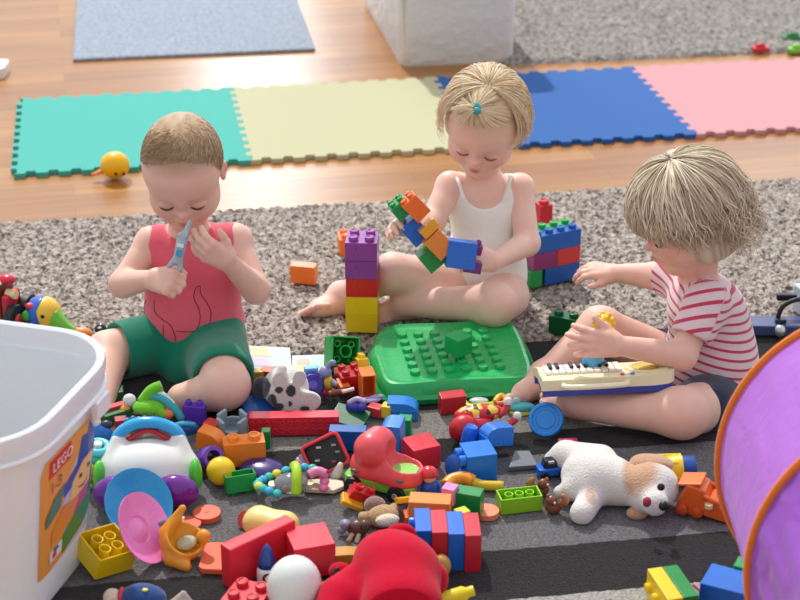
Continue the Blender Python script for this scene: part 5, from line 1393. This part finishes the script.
for (px, py, rr, c, lab, z) in ((487, 515, .020, '#ee8a66', 'flat peach coloured disc between lime and striped bricks', .014), (207, 517, .023, '#d8603c', 'flat coral disc lying behind the orange helmet', .014), (188, 528, .022, '#c8502e', 'darker coral disc half under the white toy piece', .012)):
    g = G(); g.cyl((0, 0, 0), rr, .010, 28); g.cyl((0, 0, .0098), rr * .12, .0012, 10); put(g, 'flat_disc', plastic(c, .5), lab, 'disc block', px, py, z - .004, (0, 0, 0))
for i, (c, lab) in enumerate((('#1464d0', 'blue slab at the left end of the striped stack'), ('#c8283c', 'red slab second from the left in the striped stack'), ('#1a68d0', 'blue slab second from the right in the striped stack'), ('#c4263a', 'red slab at the right end of the striped stack'))):
    b0 = P(447, 540, .042); yaw = -10; d = Vector((math.cos(math.radians(yaw)), math.sin(math.radians(yaw)), 0)); g = brick_g(2, 2, .034, .0252, i == 0, sr=.26)
    o = g.build('toy_brick', plastic(c, .3), bevel=.0012); tag(o, lab, 'toy brick', 'slabs of the striped stack'); o.location = b0 + d * (i - 1.5) * .0258; o.rotation_euler = (math.radians(12), math.radians(-90), math.radians(yaw))
block('small yellow block behind the striped stack', (.022, .020, .016), '#e6d02c', 462, 514, .040, (0, 0, 30))
brick('small red and yellow-edged brick in front of the truck', 2, 1, '#d4202c', 361, 494, .030, (24, 26, 10), u=.020, h=.026)
block('yellow slab under the small red brick by the truck', (.040, .024, .010), '#eeb030', 352, 502, .020, (16, 30, 10), name='toy_tile')
# --- brown and beige animals in front
TAN = plush_mat('#b89468')
blob('plush_monkey', 'small beige and brown plush lying behind the red plush', 'soft toy', 383, 516, .026, [('body', TAN, [((0, 0, 0), (.026, .022, .018)), (((-.02, 0, 0), (-.034, .010, -.006)), .010), (((.014, .01, 0), (.024, .026, -.004)), .010)]), ('head', plush_mat('#8a6a62'), [((-.010, .022, .008), (.018, .016, .015))]), ('muzzle', plush_mat('#e2d6c4'), [((.004, -.020, .004), (.020, .012, .010))])], (0, 0, 10))
blob('toy_animal', 'grey and brown toy animal between the red brick and the beige plush', 'toy animal', 354, 528, .022, [('body', '#5a3a34', [((.006, 0, 0), (.018, .013, .014)), ((.018, -.002, .008), (.010, .010, .010))]), ('mane', '#8a90a8', [((-.014, 0, .004), (.010, .009, .010)), ((-.020, -.004, -.004), (.007, .006, .007)), ((-.012, -.008, .010), (.006, .006, .006))]), ('leg', '#c8a894', [(((.0, -.010, -.004), (-.006, -.020, -.014)), .004), (((.010, -.010, -.004), (.008, -.022, -.014)), .004)])], (0, 0, -10))
arch_brick('golden yellow arched block behind the red plush', .062, .026, .020, '#c8902a', 343, 556, .026, (0, 0, 10))
# --- red blocks in front
brick('red brick with light top right of the long red slab', 2, 2, '#dc2840', 310, 551, .042, (0, 0, 17), u=.033, h=.056, studs=False, gz=.008)
def redslab():
    g = G(); g.box((0, 0, 0), (.128, .026, .074)); put(g, 'toy_slab', plastic('#e02c3c', .3), 'long red slab standing on its edge in front', 'toy block', 259, 552, .044, (0, 0, 42), None, .003)
redslab()
brick('red brick with round studs at the bottom edge', 2, 2, '#cc1f30', 248, 602, .026, (0, 0, -20), u=.031, h=.034)
g = G(); g.ell((0, 0, 0), (.041, .041, .050), n=40, m=24); put(g, 'white_egg', plastic('#dfe6e4', .25, sss=.2), 'smooth white egg-shaped toy at the bottom edge', 'egg toy', 294, 586, .056, (10, 8, 0), None, 0, smooth=True)
r = thing('toy_rocket', 'small dark blue pointed toy with a round eye mark beside the egg', 'toy')
g = G(); g.lathe([(.010, 0), (.0135, .006), (.0140, .022), (.0125, .030)], 20); g.build('white_base', plastic('#e2e6ea', .3), r, smooth=True)
g = G(); g.lathe([(.0128, .030), (.0125, .038), (.0100, .050), (.0060, .060), (.001, .066)], 20); g.build('blue_tip', plastic('#1e3f8c', .2), r, smooth=True)
g = G(); g.lathe([(.0075, 0), (.0075, .0015), (1e-6, .0018)], 18, T3(0, -.0132, .018) @ R3(90, 0, 0), cap=False); e_ = g.build('eye_ring', plastic('#1a1c22', .3), r)
g = G(); g.lathe([(.0042, .0012), (.0042, .0028), (1e-6, .0030)], 14, T3(0, -.0132, .018) @ R3(90, 0, 0), cap=False); g.build('eye_white', plastic('#e8ecee', .3), e_)
place(r, 266, 585, .010, (-6, 4, 12), 1.05)
def soft_block(label, size, col, px, py, z, rot):
    def f(S): 
        a, b, c = [s / 2 for s in size]; k = min(a, b, c) * .8
        for x in (-1, 1):
            for y in (-1, 1): S.cap((x * (a - k), y * (b - k), 0), (-x * (a - k), y * (b - k), 0), k, k, .012); S.cap((x * (a - k), y * (b - k), 0), (x * (a - k), -y * (b - k), 0), k, k, .012)
        S.cap((-(a - k), 0, 0), (a - k, 0, 0), k, k, .02)
    S = SDF((-size[0], -size[1], -size[2]), (size[0], size[1], size[2]), .002); f(S); return put(S.mesh('m', smooth=2), 'soft_block', plastic(col, .4), label, 'toy block', px, py, z, rot)
soft_block('cream yellow rounded block behind the long red slab', (.076, .044, .038), '#e4cf7c', 271, 524, .034, (0, 0, -22))
g = G(); g.cyl((0, 0, 0), .016, .014, 20); put(g, 'flat_disc', plastic('#c84848', .4), 'red round piece touching the cream rounded block', 'disc block', 250, 520, .018, (60, 0, -30))
g = G(); g.prism(rrect(.070, .078, .012), 0, .010); put(g, 'foam_square', plastic('#d86440', .6), 'flat coral rounded square beside the long red slab', 'foam block', 224, 561, .010, (0, 0, -4), None, .002)
# --- orange helmet-like toy and white piece
def helmet():
    r = thing('orange_shell_toy', 'translucent orange shell-shaped toy beside the pink dish', 'toy')
    om = plastic('#f0a02a', .2, .5, trans=.15)
    def f(S):
        S.ell((0, 0, .030), (.036, .030, .034), None, .01); S.ell((.012, -.010, .046), (.030, .028, .030), None, .006, 'sub'); S.cap((-.02, .01, .05), (.016, .020, .076), .010, .006, .01)
        S.cap((-.026, -.020, .018), (-.004, -.034, .006), .010, .008, .012); S.ell((.034, -.004, .03), (.012, .010, .010), None, .01)
    sdfobj(f, (-.06, -.06, -.01), (.06, .06, .10), .0018, 'shell', om, r, 2)
    g = G(); g.ell((.006, -.004, .028), (.017, .015, .010)); g.build('clear_lens', plastic('#d8dcb8', .1, .6, trans=.4), r, smooth=True)
    place(r, 187, 557, .012, (0, -12, 14), 1.0)
helmet()
blob('white_toy_piece', 'white jagged toy piece behind the orange shell toy', 'toy piece', 170, 533, .042, [('piece', '#e4e4e6', [((0, 0, 0), (.014, .010, .018)), (((-.006, 0, .010), (.008, .004, .022), (.022, .006, .020)), .006), ((-.004, -.008, -.014), (.010, .008, .010))]), ('grey_pin', '#6c7c8c', [(((-.016, 0, .016), (-.004, 0, .022)), .004)])])
o = brick('big yellow brick upside down showing its open underside', 3, 3, '#f0ce10', 105, 551, .040, (196, 8, 42), u=.0228, h=.040, studs=False, hollow=True)
# --- doll clothes and cone at the bottom left
blob('doll', 'doll in dark blue clothes with fair hair at the bottom left', 'doll', 143, 598, .030, [('blue_jacket', cloth_mat('#2c4a86', .4, 500), [((0, 0, 0), (.036, .024, .022))]), ('yellow_patch', '#d8d23a', [((.006, -.008, .0205), (.005, .004, .002))]), ('red_collar', '#c8384c', [((-.032, 0, .002), (.006, .014, .014))]), ('hair', plush_mat('#d8c6b4'), [((-.046, -.002, .0), (.014, .014, .014))])], (0, 0, -4))
g = G(); g.lathe([(.026, 0), (.020, .014), (.008, .040), (.004, .044), (.005, .048), (.001, .052)], 20); put(g, 'toy_cone', plastic('#b8b0a4', .5), 'pale grey cone beside the doll at the bottom edge', 'toy cone', 181, 612, .012, (20, 10, 0), None, 0)
# --- rattle ring and small toys in the middle
def rattle():
    r = thing('ring_rattle', 'ring rattle of teal and yellow beads round a clear ball', 'rattle')
    N_ = 22; cols = ['#2fb0b4', '#35b6c4', '#e2d23a', '#38b89c', '#3aa4d8']
    for i in range(N_):
        a = 2 * PI * i / N_
        if math.radians(255) < a < math.radians(330): continue
        g = G(); g.ell((.056 * math.cos(a), .034 * math.sin(a), .008 * math.sin(a * 2)), (.0085, .0085, .0065), None, 0, 12, 8); g.build('bead', plastic(cols[i % 5] if .3 < a < 5 else '#e87ab0', .3), r, smooth=True)
    g = G(); g.ell((.0, -.008, .006), (.030, .020, .018)); g.build('clear_ball', plastic('#c8ccd4', .08, .6, trans=.7), r, smooth=True)
    for x in (-.008, .012, .004): g = G(); g.ell((x, -.010, .0), .004 if False else (.004, .004, .004)); g.build('inner_bead', plastic('#4a64b8' if x > 0 else '#d8a83a', .3), r, smooth=True)
    g = G(); g.tube(catmull([(.006, .026, .014), (.009, .006, .030), (.010, -.018, .026), (.008, -.034, .006)], 5), .0085, 12); g.build('lime_band', plastic('#a8d81e', .3), r, smooth=True)
    g = G(); g.tube(catmull([(.030, .004, .012), (.044, .010, .016), (.058, .006, .012)], 4), .008, 10); g.build('pink_bar', plastic('#e488b4', .3), r, smooth=True)
    for q in (-1, 1): g = G(); g.cyl((q * .031, -.010, .0), .007, .010, 12); g.build('cream_cap', plastic('#e0d8a8', .4), r)
    place(r, 291, 483, .030, (12, 0, 4))
rattle()
g = G(); g.prism([(-.03, -.016), (.02, -.020), (.036, -.006), (.034, .012), (.010, .020), (-.024, .016)], 0, .008); put(g, 'toy_piece', plastic('#d8cdb8', .45), 'flat cream toy piece right of the ring rattle', 'toy piece', 323, 488, .012, (0, 0, 0), None, .002)
g = G(); g.ell((0, 0, 0), (.040, .028, .012)); put(g, 'dark_purple_dish', plastic('#37236e', .25), 'dark purple oval dish behind the ring rattle', 'toy dish', 262, 469, .020, (8, 0, -10), None, 0, smooth=True)
brick('green brick with open side left of the dark purple dish', 2, 1, '#159a48', 240, 481, .028, (172, 0, 18), u=.026, h=.030, hollow=True)
g = G(); g.ell((0, 0, 0), (.0245,) * 3, n=32, m=20); put(g, 'yellow_ball', plastic('#eec81a', .25), 'glossy yellow ball beside the orange brick', 'ball', 221, 471, .0345, (0, 0, 0), None, 0, smooth=True)
g = G(); g.lathe([(.012, -.016), (.020, -.016), (.021, 0), (.020, .018), (.018, .022), (.012, .022), (.012, -.016)], 26, cap=False); put(g, 'purple_tube', plastic('#6a3cb0', .3), 'short purple tube lying behind the yellow ball', 'toy tube', 210, 458, .034, (58, 0, 28), None, 0)
brick('bright orange brick with two studs behind the yellow ball', 2, 1, '#f0882e', 244, 450, .036, (0, 0, 10), u=.036, h=.044)
arch_brick('orange brick with pointed top above the purple tube', .044, .030, .034, '#ee8226', 211, 439, .040, (0, 10, -20))
block('red block between the orange brick and the boy', (.030, .024, .022), '#cc3424', 213, 427, .034, (0, 0, -24))
def castle():
    r = thing('castle_block', 'pale grey-blue castle turret block under the boy\'s knee', 'toy block'); m = plastic('#8fa2ae', .35)
    g = G(); g.lathe([(.024, 0), (.022, .014), (.023, .022), (.019, .022), (.017, .006), (1e-6, .006)], 24, cap=False); g.lathe([(.024, 0), (1e-6, 0)], 24, cap=False); g.build('base', m, r)
    for a in (35, 145, 215, 325): 
        g = G(); g.box((0, 0, .029), (.006, .020, .018), R3(0, 0, a) @ T3(.0200, 0, 0)); g.build('battlement', m, r, bevel=.002)
    place(r, 233, 436, .014, (6, 0, 0), 1.15)
castle()
brick('purple block with notch behind the orange pointed brick', 2, 1, '#5b35b0', 195, 417, .036, (0, 0, -8), u=.020, h=.050)
blob('toy_figure', 'shiny teal and navy toy figure behind the dome toy', 'toy figure', 186, 428, .036, [('body', '#1c4a90', [((0, 0, 0), (.024, .014, .014))]), ('band', '#3aa0c8', [(((-.016, -.006, .010), (0, -.010, .014), (.016, -.006, .010)), .0045)])])
block('small green block behind the two-stud orange brick', (.016, .018, .034), '#149048', 266, 438, .026, (0, 0, 0))
# --- left cluster behind the tub
block('red strip of the tilted red and green block pair', (.064, .016, .022), '#bb2334', 112, 411, .046, (0, 0, 34))
block('green strip of the tilted red and green block pair', (.060, .016, .022), '#156a34', 119, 416, .040, (0, 0, 34))
block('small dark red cube with light top beside the orange ball', (.022, .020, .024), '#a82a34', 121, 424, .040, (0, 0, 14))
block('dark green block beneath the boy\'s shin', (.040, .030, .030), '#145a32', 113, 396, .028, (0, 0, 10))
block('yellow block close to the boy\'s knee', (.022, .018, .026), '#e2bc28', 109, 384, .030, (0, 0, 5))
blob('toy_figure', 'orange and white toy figure beside the lime plush', 'toy figure', 130, 411, .044, [('body', '#eb9a2c', [((-.008, 0, 0), (.013, .011, .013)), (((0, 0, 0), (.014, 0, -.002)), .005)]), ('head', '#dfe0e4', [((.0, .004, .020), (.012, .010, .012))])])
blob('bead_string', 'string of shiny blue and silver beads behind the dome handle', 'beads', 139, 421, .050, [('bead', c, [((x, 0, z), .0062)]) for x, z, c in ((-.020, 0, '#2a8ab8'), (-.010, .004, '#1f6f9f'), (0, .002, '#c8d4dc'), (.010, .004, '#2a7ab8'), (.020, 0, '#d0d8dc'), (.029, -.002, '#24589a'))])
blob('lime_plush', 'lime green floppy toy with teal wing behind the dome handle', 'soft toy', 149, 407, .056, [('body', cloth_mat('#6cbc2c', .3, 300), [((0, 0, 0), (.030, .020, .014)), (((-.012, .006, .006), (.004, .012, .026), (.022, .014, .034)), .011), (((.014, -.008, 0), (.030, -.012, -.010)), .009)]), ('teal_wing', cloth_mat('#3fa8b4', .3, 300), [(((.0, .010, .018), (.028, .004, .014), (.050, -.004, -.008), (.060, -.008, -.022)), [.004] + [.008] * 10 + [.007, .004])]), ('white_edge', cloth_mat('#dfe8e6', .3, 300), [(((-.006, .012, .026), (.022, .008, .024), (.044, .0, .006)), .0045)]), ('orange_foot', '#d87a3a', [((.034, -.012, -.008), (.011, .008, .009))])], (0, 0, 0), None, 1.0)
blob('bag_piece', 'blue and white shiny toy piece beside the tub', 'toy piece', 101, 435, .040, [('blue_part', '#1f6fc4', [((0, 0, 0), (.022, .014, .020))]), ('white_part', '#e6e8ec', [((-.012, .004, .022), (.014, .008, .012))]), ('dark_part', '#2c2a48', [((.010, .004, .018), (.012, .008, .008))])])
def stack_rattle():
    r = thing('ring_stack', 'stack of teal, yellow, red and green rings squeezed beside the tub', 'stacking rings')
    for i, c in enumerate(('#58b04a', '#d83a34', '#ee7a4a', '#e8c84a', '#3fb0a8', '#5ac8d0')):
        g = G(); g.tube([((.022 - i * .001) * math.cos(a * PI / 12), (.022 - i * .001) * math.sin(a * PI / 12), .008 + i * .0125) for a in range(24)], .0072, 8, closed=True); g.build('ring', plastic(c, .3), r, smooth=True)
    g = G(); g.cyl((0, 0, 0), .007, .080, 12); g.build('post', plastic('#e4e4e0', .3), r)
    place(r, 97, 482, .010, (4, 6, 0))
stack_rattle()
# --- toys on the shag rug at the left
def left_truck():
    r = thing('toy_fire_truck', 'dark red and brown toy truck with black wheel at the left edge', 'toy truck')
    g = G(); g.box((-.03, 0, .060), (.10, .060, .090), None, 0, .86); g.build('body', plastic('#6a2c20', .3), r, bevel=.006)
    g = G(); g.ell((.020, -.004, .104), (.016, .014, .010)); g.build('red_lamp', plastic('#d02040', .25), r, smooth=True)
    g = G(); g.tube([(-.05, -.02, .108), (.006, -.02, .108), (.014, -.02, .098)], .005, 8); g.build('white_rail', plastic('#e6e2da', .3), r)
    g = G(); g.cyl((-.012, -.01, .106), .010, .012, 14); g.build('yellow_cap', plastic('#e2b83a', .3), r)
    g = G(); g.box((.024, -.004, .045), (.016, .050, .070)); g.build('red_fender', plastic('#cc2c40', .3), r, bevel=.006)
    g = G(); g.cyl((0, 0, -.010), .009, .02, 14, T3(.030, -.01, .078) @ R3(0, 90, 0)); g.build('cream_knob', plastic('#e8d8a0', .3), r)
    for y in (-.026, .024):
        g = G(); g.lathe([(.022, -.009), (.030, -.008), (.031, 0), (.030, .008), (.022, .009)], 26, T3(.040, y, .032) @ R3(0, 90, 0)); w_ = g.build('wheel', plastic('#17181c', .5), r)
        g = G(); g.lathe([(.014, 0), (.012, .004), (1e-6, .005)], 16, T3(.049, y, .032) @ R3(0, 90, 0), cap=False); g.build('hub', plastic('#c83040', .3), w_)
    g = G(); g.box((-.03, -.031, .070), (.040, .003, .030)); g.build('red_door', plastic('#b8202c', .3), r, bevel=.001)
    g = G(); g.box((-.03, -.033, .080), (.030, .002, .004)); g.build('white_stripe', plastic('#efe9e2', .3), r)
    place(r, 4, 327, .014, (0, 0, -18), 1.05)
left_truck()
def bug():
    r = thing('snouted_toy', 'round blue and yellow toy with a green snout behind the tub', 'toy animal')
    g = G(); g.ell((0, 0, 0), (.034, .034, .034), None, 0, 32, 20); g.build('yellow_head', plastic('#e8c03a', .3), r, smooth=True)
    g = G(); g.lathe([(.0350, -.010), (.0362, -.004), (.0350, .004)], 32, R3(0, 68, 0) @ T3(0, 0, -.004), cap=False); g.build('blue_band', plastic('#1f5cc4', .3), r, smooth=True)
    def f(S): S.ell((0, 0, 0), (.0355,) * 3, None, .002); S.half((-.012, 0, .004), (1, 0, -.35), .001)
    sdfobj(f, (-.04, -.04, -.04), (.04, .04, .04), .0018, 'blue_cap', plastic('#2060c8', .25), r)
    g = G(); g.ell((-.026, -.022, .002), (.011, .008, .011)); g.build('green_spot', plastic('#3fae38', .3), r, smooth=True)
    g = G(); g.ell((-.022, -.018, .022), (.010, .008, .006)); g.build('red_spot', plastic('#d03040', .3), r, smooth=True)
    g = G(); g.tube(catmull([(.018, -.006, -.004), (.040, -.010, -.014), (.062, -.012, -.022)], 5), [.024, .022, .020, .018, .016, .014, .012, .011, .010, .009, .009], 16); g.build('green_snout', plastic('#6cc43a', .3), r, smooth=True)
    g = G(); g.ell((.078, -.012, -.022), (.020, .014, .011)); g.build('orange_tip', plastic('#e08434', .35), r, smooth=True)
    for y in (-.031,): g = G(); g.ell((.006, y, .010), (.004, .003, .004)); g.build('eye', plastic('#201c30', .2), r, smooth=True)
    place(r, 44, 314, .050, (0, 6, -6), 1.05)
bug()
r = thing('toy_car', 'tiny black and white toy car beside the boy\'s knee', 'toy car')
g = G(); g.prism(rrect(.052, .026, .01), 0, .012); g.build('body', plastic('#d0d4d8', .3), r, bevel=.002)
for x in (-.015, .015): g = G(); g.ell((x, -.004, .014), (.011, .010, .010)); h_ = g.build('black_dome', plastic('#202228', .15), r, smooth=True); g = G(); g.ell((x, -.012, .020), (.004, .002, .002)); g.build('white_mark', plastic('#e8ecf0', .3), h_, smooth=True)
place(r, 110, 335, .022, (0, 0, 0), 1.1)
# --- right edge, behind the tunnel
r = thing('navy_tool_toy', 'navy toy tool tray with black strap at the right edge', 'toy')
g = G(); g.prism(rrect(.16, .05, .01), 0, .022); g.build('navy_tray', plastic('#3c4c78', .4), r, bevel=.003)
g = G(); g.tube(catmull([(-.024, 0, .022), (-.014, .004, .052), (.018, .008, .066), (.048, .008, .050)], 6), .005, 8); g.build('black_strap', plastic('#16161e', .5), r, smooth=True)
g = G(); g.box((-.004, .028, .062), (.040, .014, .014)); g.build('dark_block', plastic('#1c1c34', .4), r, bevel=.003)
g = G(); g.ell((.036, .01, .030), (.012, .010, .016)); g.build('purple_knob', plastic('#6a5a9a', .3), r, smooth=True)
g = G(); g.box((-.018, -.006, .026), (.022, .014, .008)); g.build('dark_mark', plastic('#1a2440', .3), r, bevel=.002)
place(r, 788, 331, .014, (0, 0, -2))
r = thing('white_green_toy', 'pale blue and lime toy box at the right edge on the shag rug', 'toy')
g = G(); g.box((0, 0, .03), (.07, .05, .06)); g.build('box', plastic('#c8d6e2', .35), r, bevel=.006)
g = G(); g.ell((-.02, -.028, .014), (.018, .006, .016)); g.build('lime_panel', plastic('#a8cc50', .35), r, smooth=True)
place(r, 812, 312, .016, (0, 0, 20))
g = G(); g.ell((0, 0, 0), (.012, .012, .013)); put(g, 'silver_ball', plastic('#c4c6c8', .1, .6, metal=.7), 'small silver ball beside the tunnel hoop', 'ball', 780, 331, .026, (0, 0, 0), None, 0, smooth=True)
# --- beside the tunnel and bottom right
def bucket():
    r = thing('yellow_bucket', 'yellow toy bucket with blue base lying behind the puppy\'s head', 'toy bucket'); q = R3(0, 90, 0)
    g = G(); g.lathe([(.019, -.030), (.027, .012), (.025, .012), (.018, -.028)], 28, q, cap=False); g.lathe([(.018, -.028), (1e-6, -.028)], 28, q, cap=False); g.build('yellow_body', plastic('#eec81c', .3), r)
    g = G(); g.lathe([(.0225, .012), (.023, .014), (.022, .034), (1e-6, .034)], 28, q, cap=False); g.build('blue_base', plastic('#17489c', .35), r)
    for k in range(6): a = k * PI / 3; g = G(); g.cyl((0, .0, -.02), .0022, .03, 8, T3(-.004, .0245 * math.cos(a), .0245 * math.sin(a)) @ q); g.build('rib', plastic('#f4d838', .3), r)
    place(r, 673, 470, .036, (0, 0, 4), 1.05)
bucket()
def tipper():
    r = thing('orange_loader', 'orange toy loader bucket lying between puppy and tunnel', 'toy loader'); m = plastic('#e8652a', .3)
    g = G(); g.prism([(-.036, 0), (.0, -.010), (.014, .010), (.006, .038), (-.020, .044)], -.02, .02, R3(90, 0, 0)); g.build('cab', m, r, bevel=.004)
    g = G(); g.prism([(.0, .0), (.046, -.006), (.050, .004), (.016, .026), (.006, .022)], -.022, .022, R3(90, 0, 0)); g.build('scoop', m, r, bevel=.002)
    g = G(); g.box((-.008, 0, .045), (.034, .036, .004), R3(0, -12, 0)); g.build('top_panel', plastic('#f0783c', .3), r, bevel=.0015)
    for y in (-.018, .018): g = G(); g.tube([(.004, y * 1.1, .030), (.030, y * 1.1, .022)], .0035, 8); g.build('arm', plastic('#d85a24', .3), r)
    g = G(); g.cyl((.014, -.024, .016), .006, .006, 12); g.build('cream_pin', plastic('#e8d0a0', .35), r)
    for x in (-.024, -.002): g = G(); g.lathe([(.005, -.003), (.0085, -.002), (.0085, .004), (.004, .006)], 14, T3(x, -.022, .004) @ R3(90, 0, 0)); g.build('wheel', plastic('#d05420', .35), r)
    place(r, 702, 507, .018, (0, 0, -22), 1.15)
tipper()
def front_brick(lab, c, px, py, dx, size, studs=0, yaw=-30, z=.040):
    g = G(); g.box((0, 0, 0), size)
    for i in range(studs): g.lathe([(.0078, 0), (.0078, .006), (.006, .007), (1e-6, .007)], 14, T3(-size[0] / 2, (i + .5 - studs / 2) * size[1] / studs, 0) @ R3(0, -90, 0), cap=False)
    o = g.build('toy_brick', plastic(c, .3), bevel=.0015); tag(o, lab, 'toy brick'); b0 = P(px, py, z); a = math.radians(yaw); o.location = b0 + Vector((math.cos(a), math.sin(a), 0)) * dx; o.rotation_euler = (0, 0, a)
front_brick('yellow brick with studs on its side at the bottom edge', '#ecca1e', 671, 596, -.011, (.024, .085, .050), 3, 14, .036)
front_brick('green brick joined to the yellow one at the bottom edge', '#15883c', 671, 596, .0135, (.024, .085, .050), 0, 14, .036)
front_brick('blue brick lying beside the tunnel at the bottom edge', '#1668c8', 730, 592, -.004, (.070, .060, .046), 0, -26, .034)
front_brick('small green brick on the blue one beside the tunnel', '#15984c', 748, 572, 0, (.040, .030, .030), 0, -26, .046)
blob('shell_toy', 'small pink and green curved toy piece beside the blue brick', 'toy piece', 704, 592, .020, [('green_leaf', '#7ca45a', [((.004, 0, 0), (.010, .016, .010))]), ('pink_stem', '#d88a9a', [(((-.014, .012, .006), (-.006, 0, .004), (0, -.014, 0)), .004)])])
g = G(); g.lathe([(.001, 0), (.012, .001), (.013, .006), (.012, .050), (.008, .056), (.008, .066), (.001, .067)], 18); put(g, 'yellow_bottle', plastic('#e4d41a', .3), 'yellow toy bottle sticking out beside the red plush', 'toy bottle', 432, 604, .026, (0, 78, 14), None, 0)
g = G(); g.ell((0, 0, 0), (.016, .014, .020)); put(g, 'gold_ball', plastic('#c8a04a', .35), 'golden brown ball half hidden behind the red plush ear', 'ball', 441, 566, .028, (0, 0, 0), None, 0, smooth=True)
g = G(); g.prism(rrect(.06, .04, .01), 0, .008); put(g, 'toy_tile', plastic('#8fd0b4', .4), 'pale mint flat piece between the egg and the red plush', 'toy tile', 331, 592, .012, (0, 0, 10))
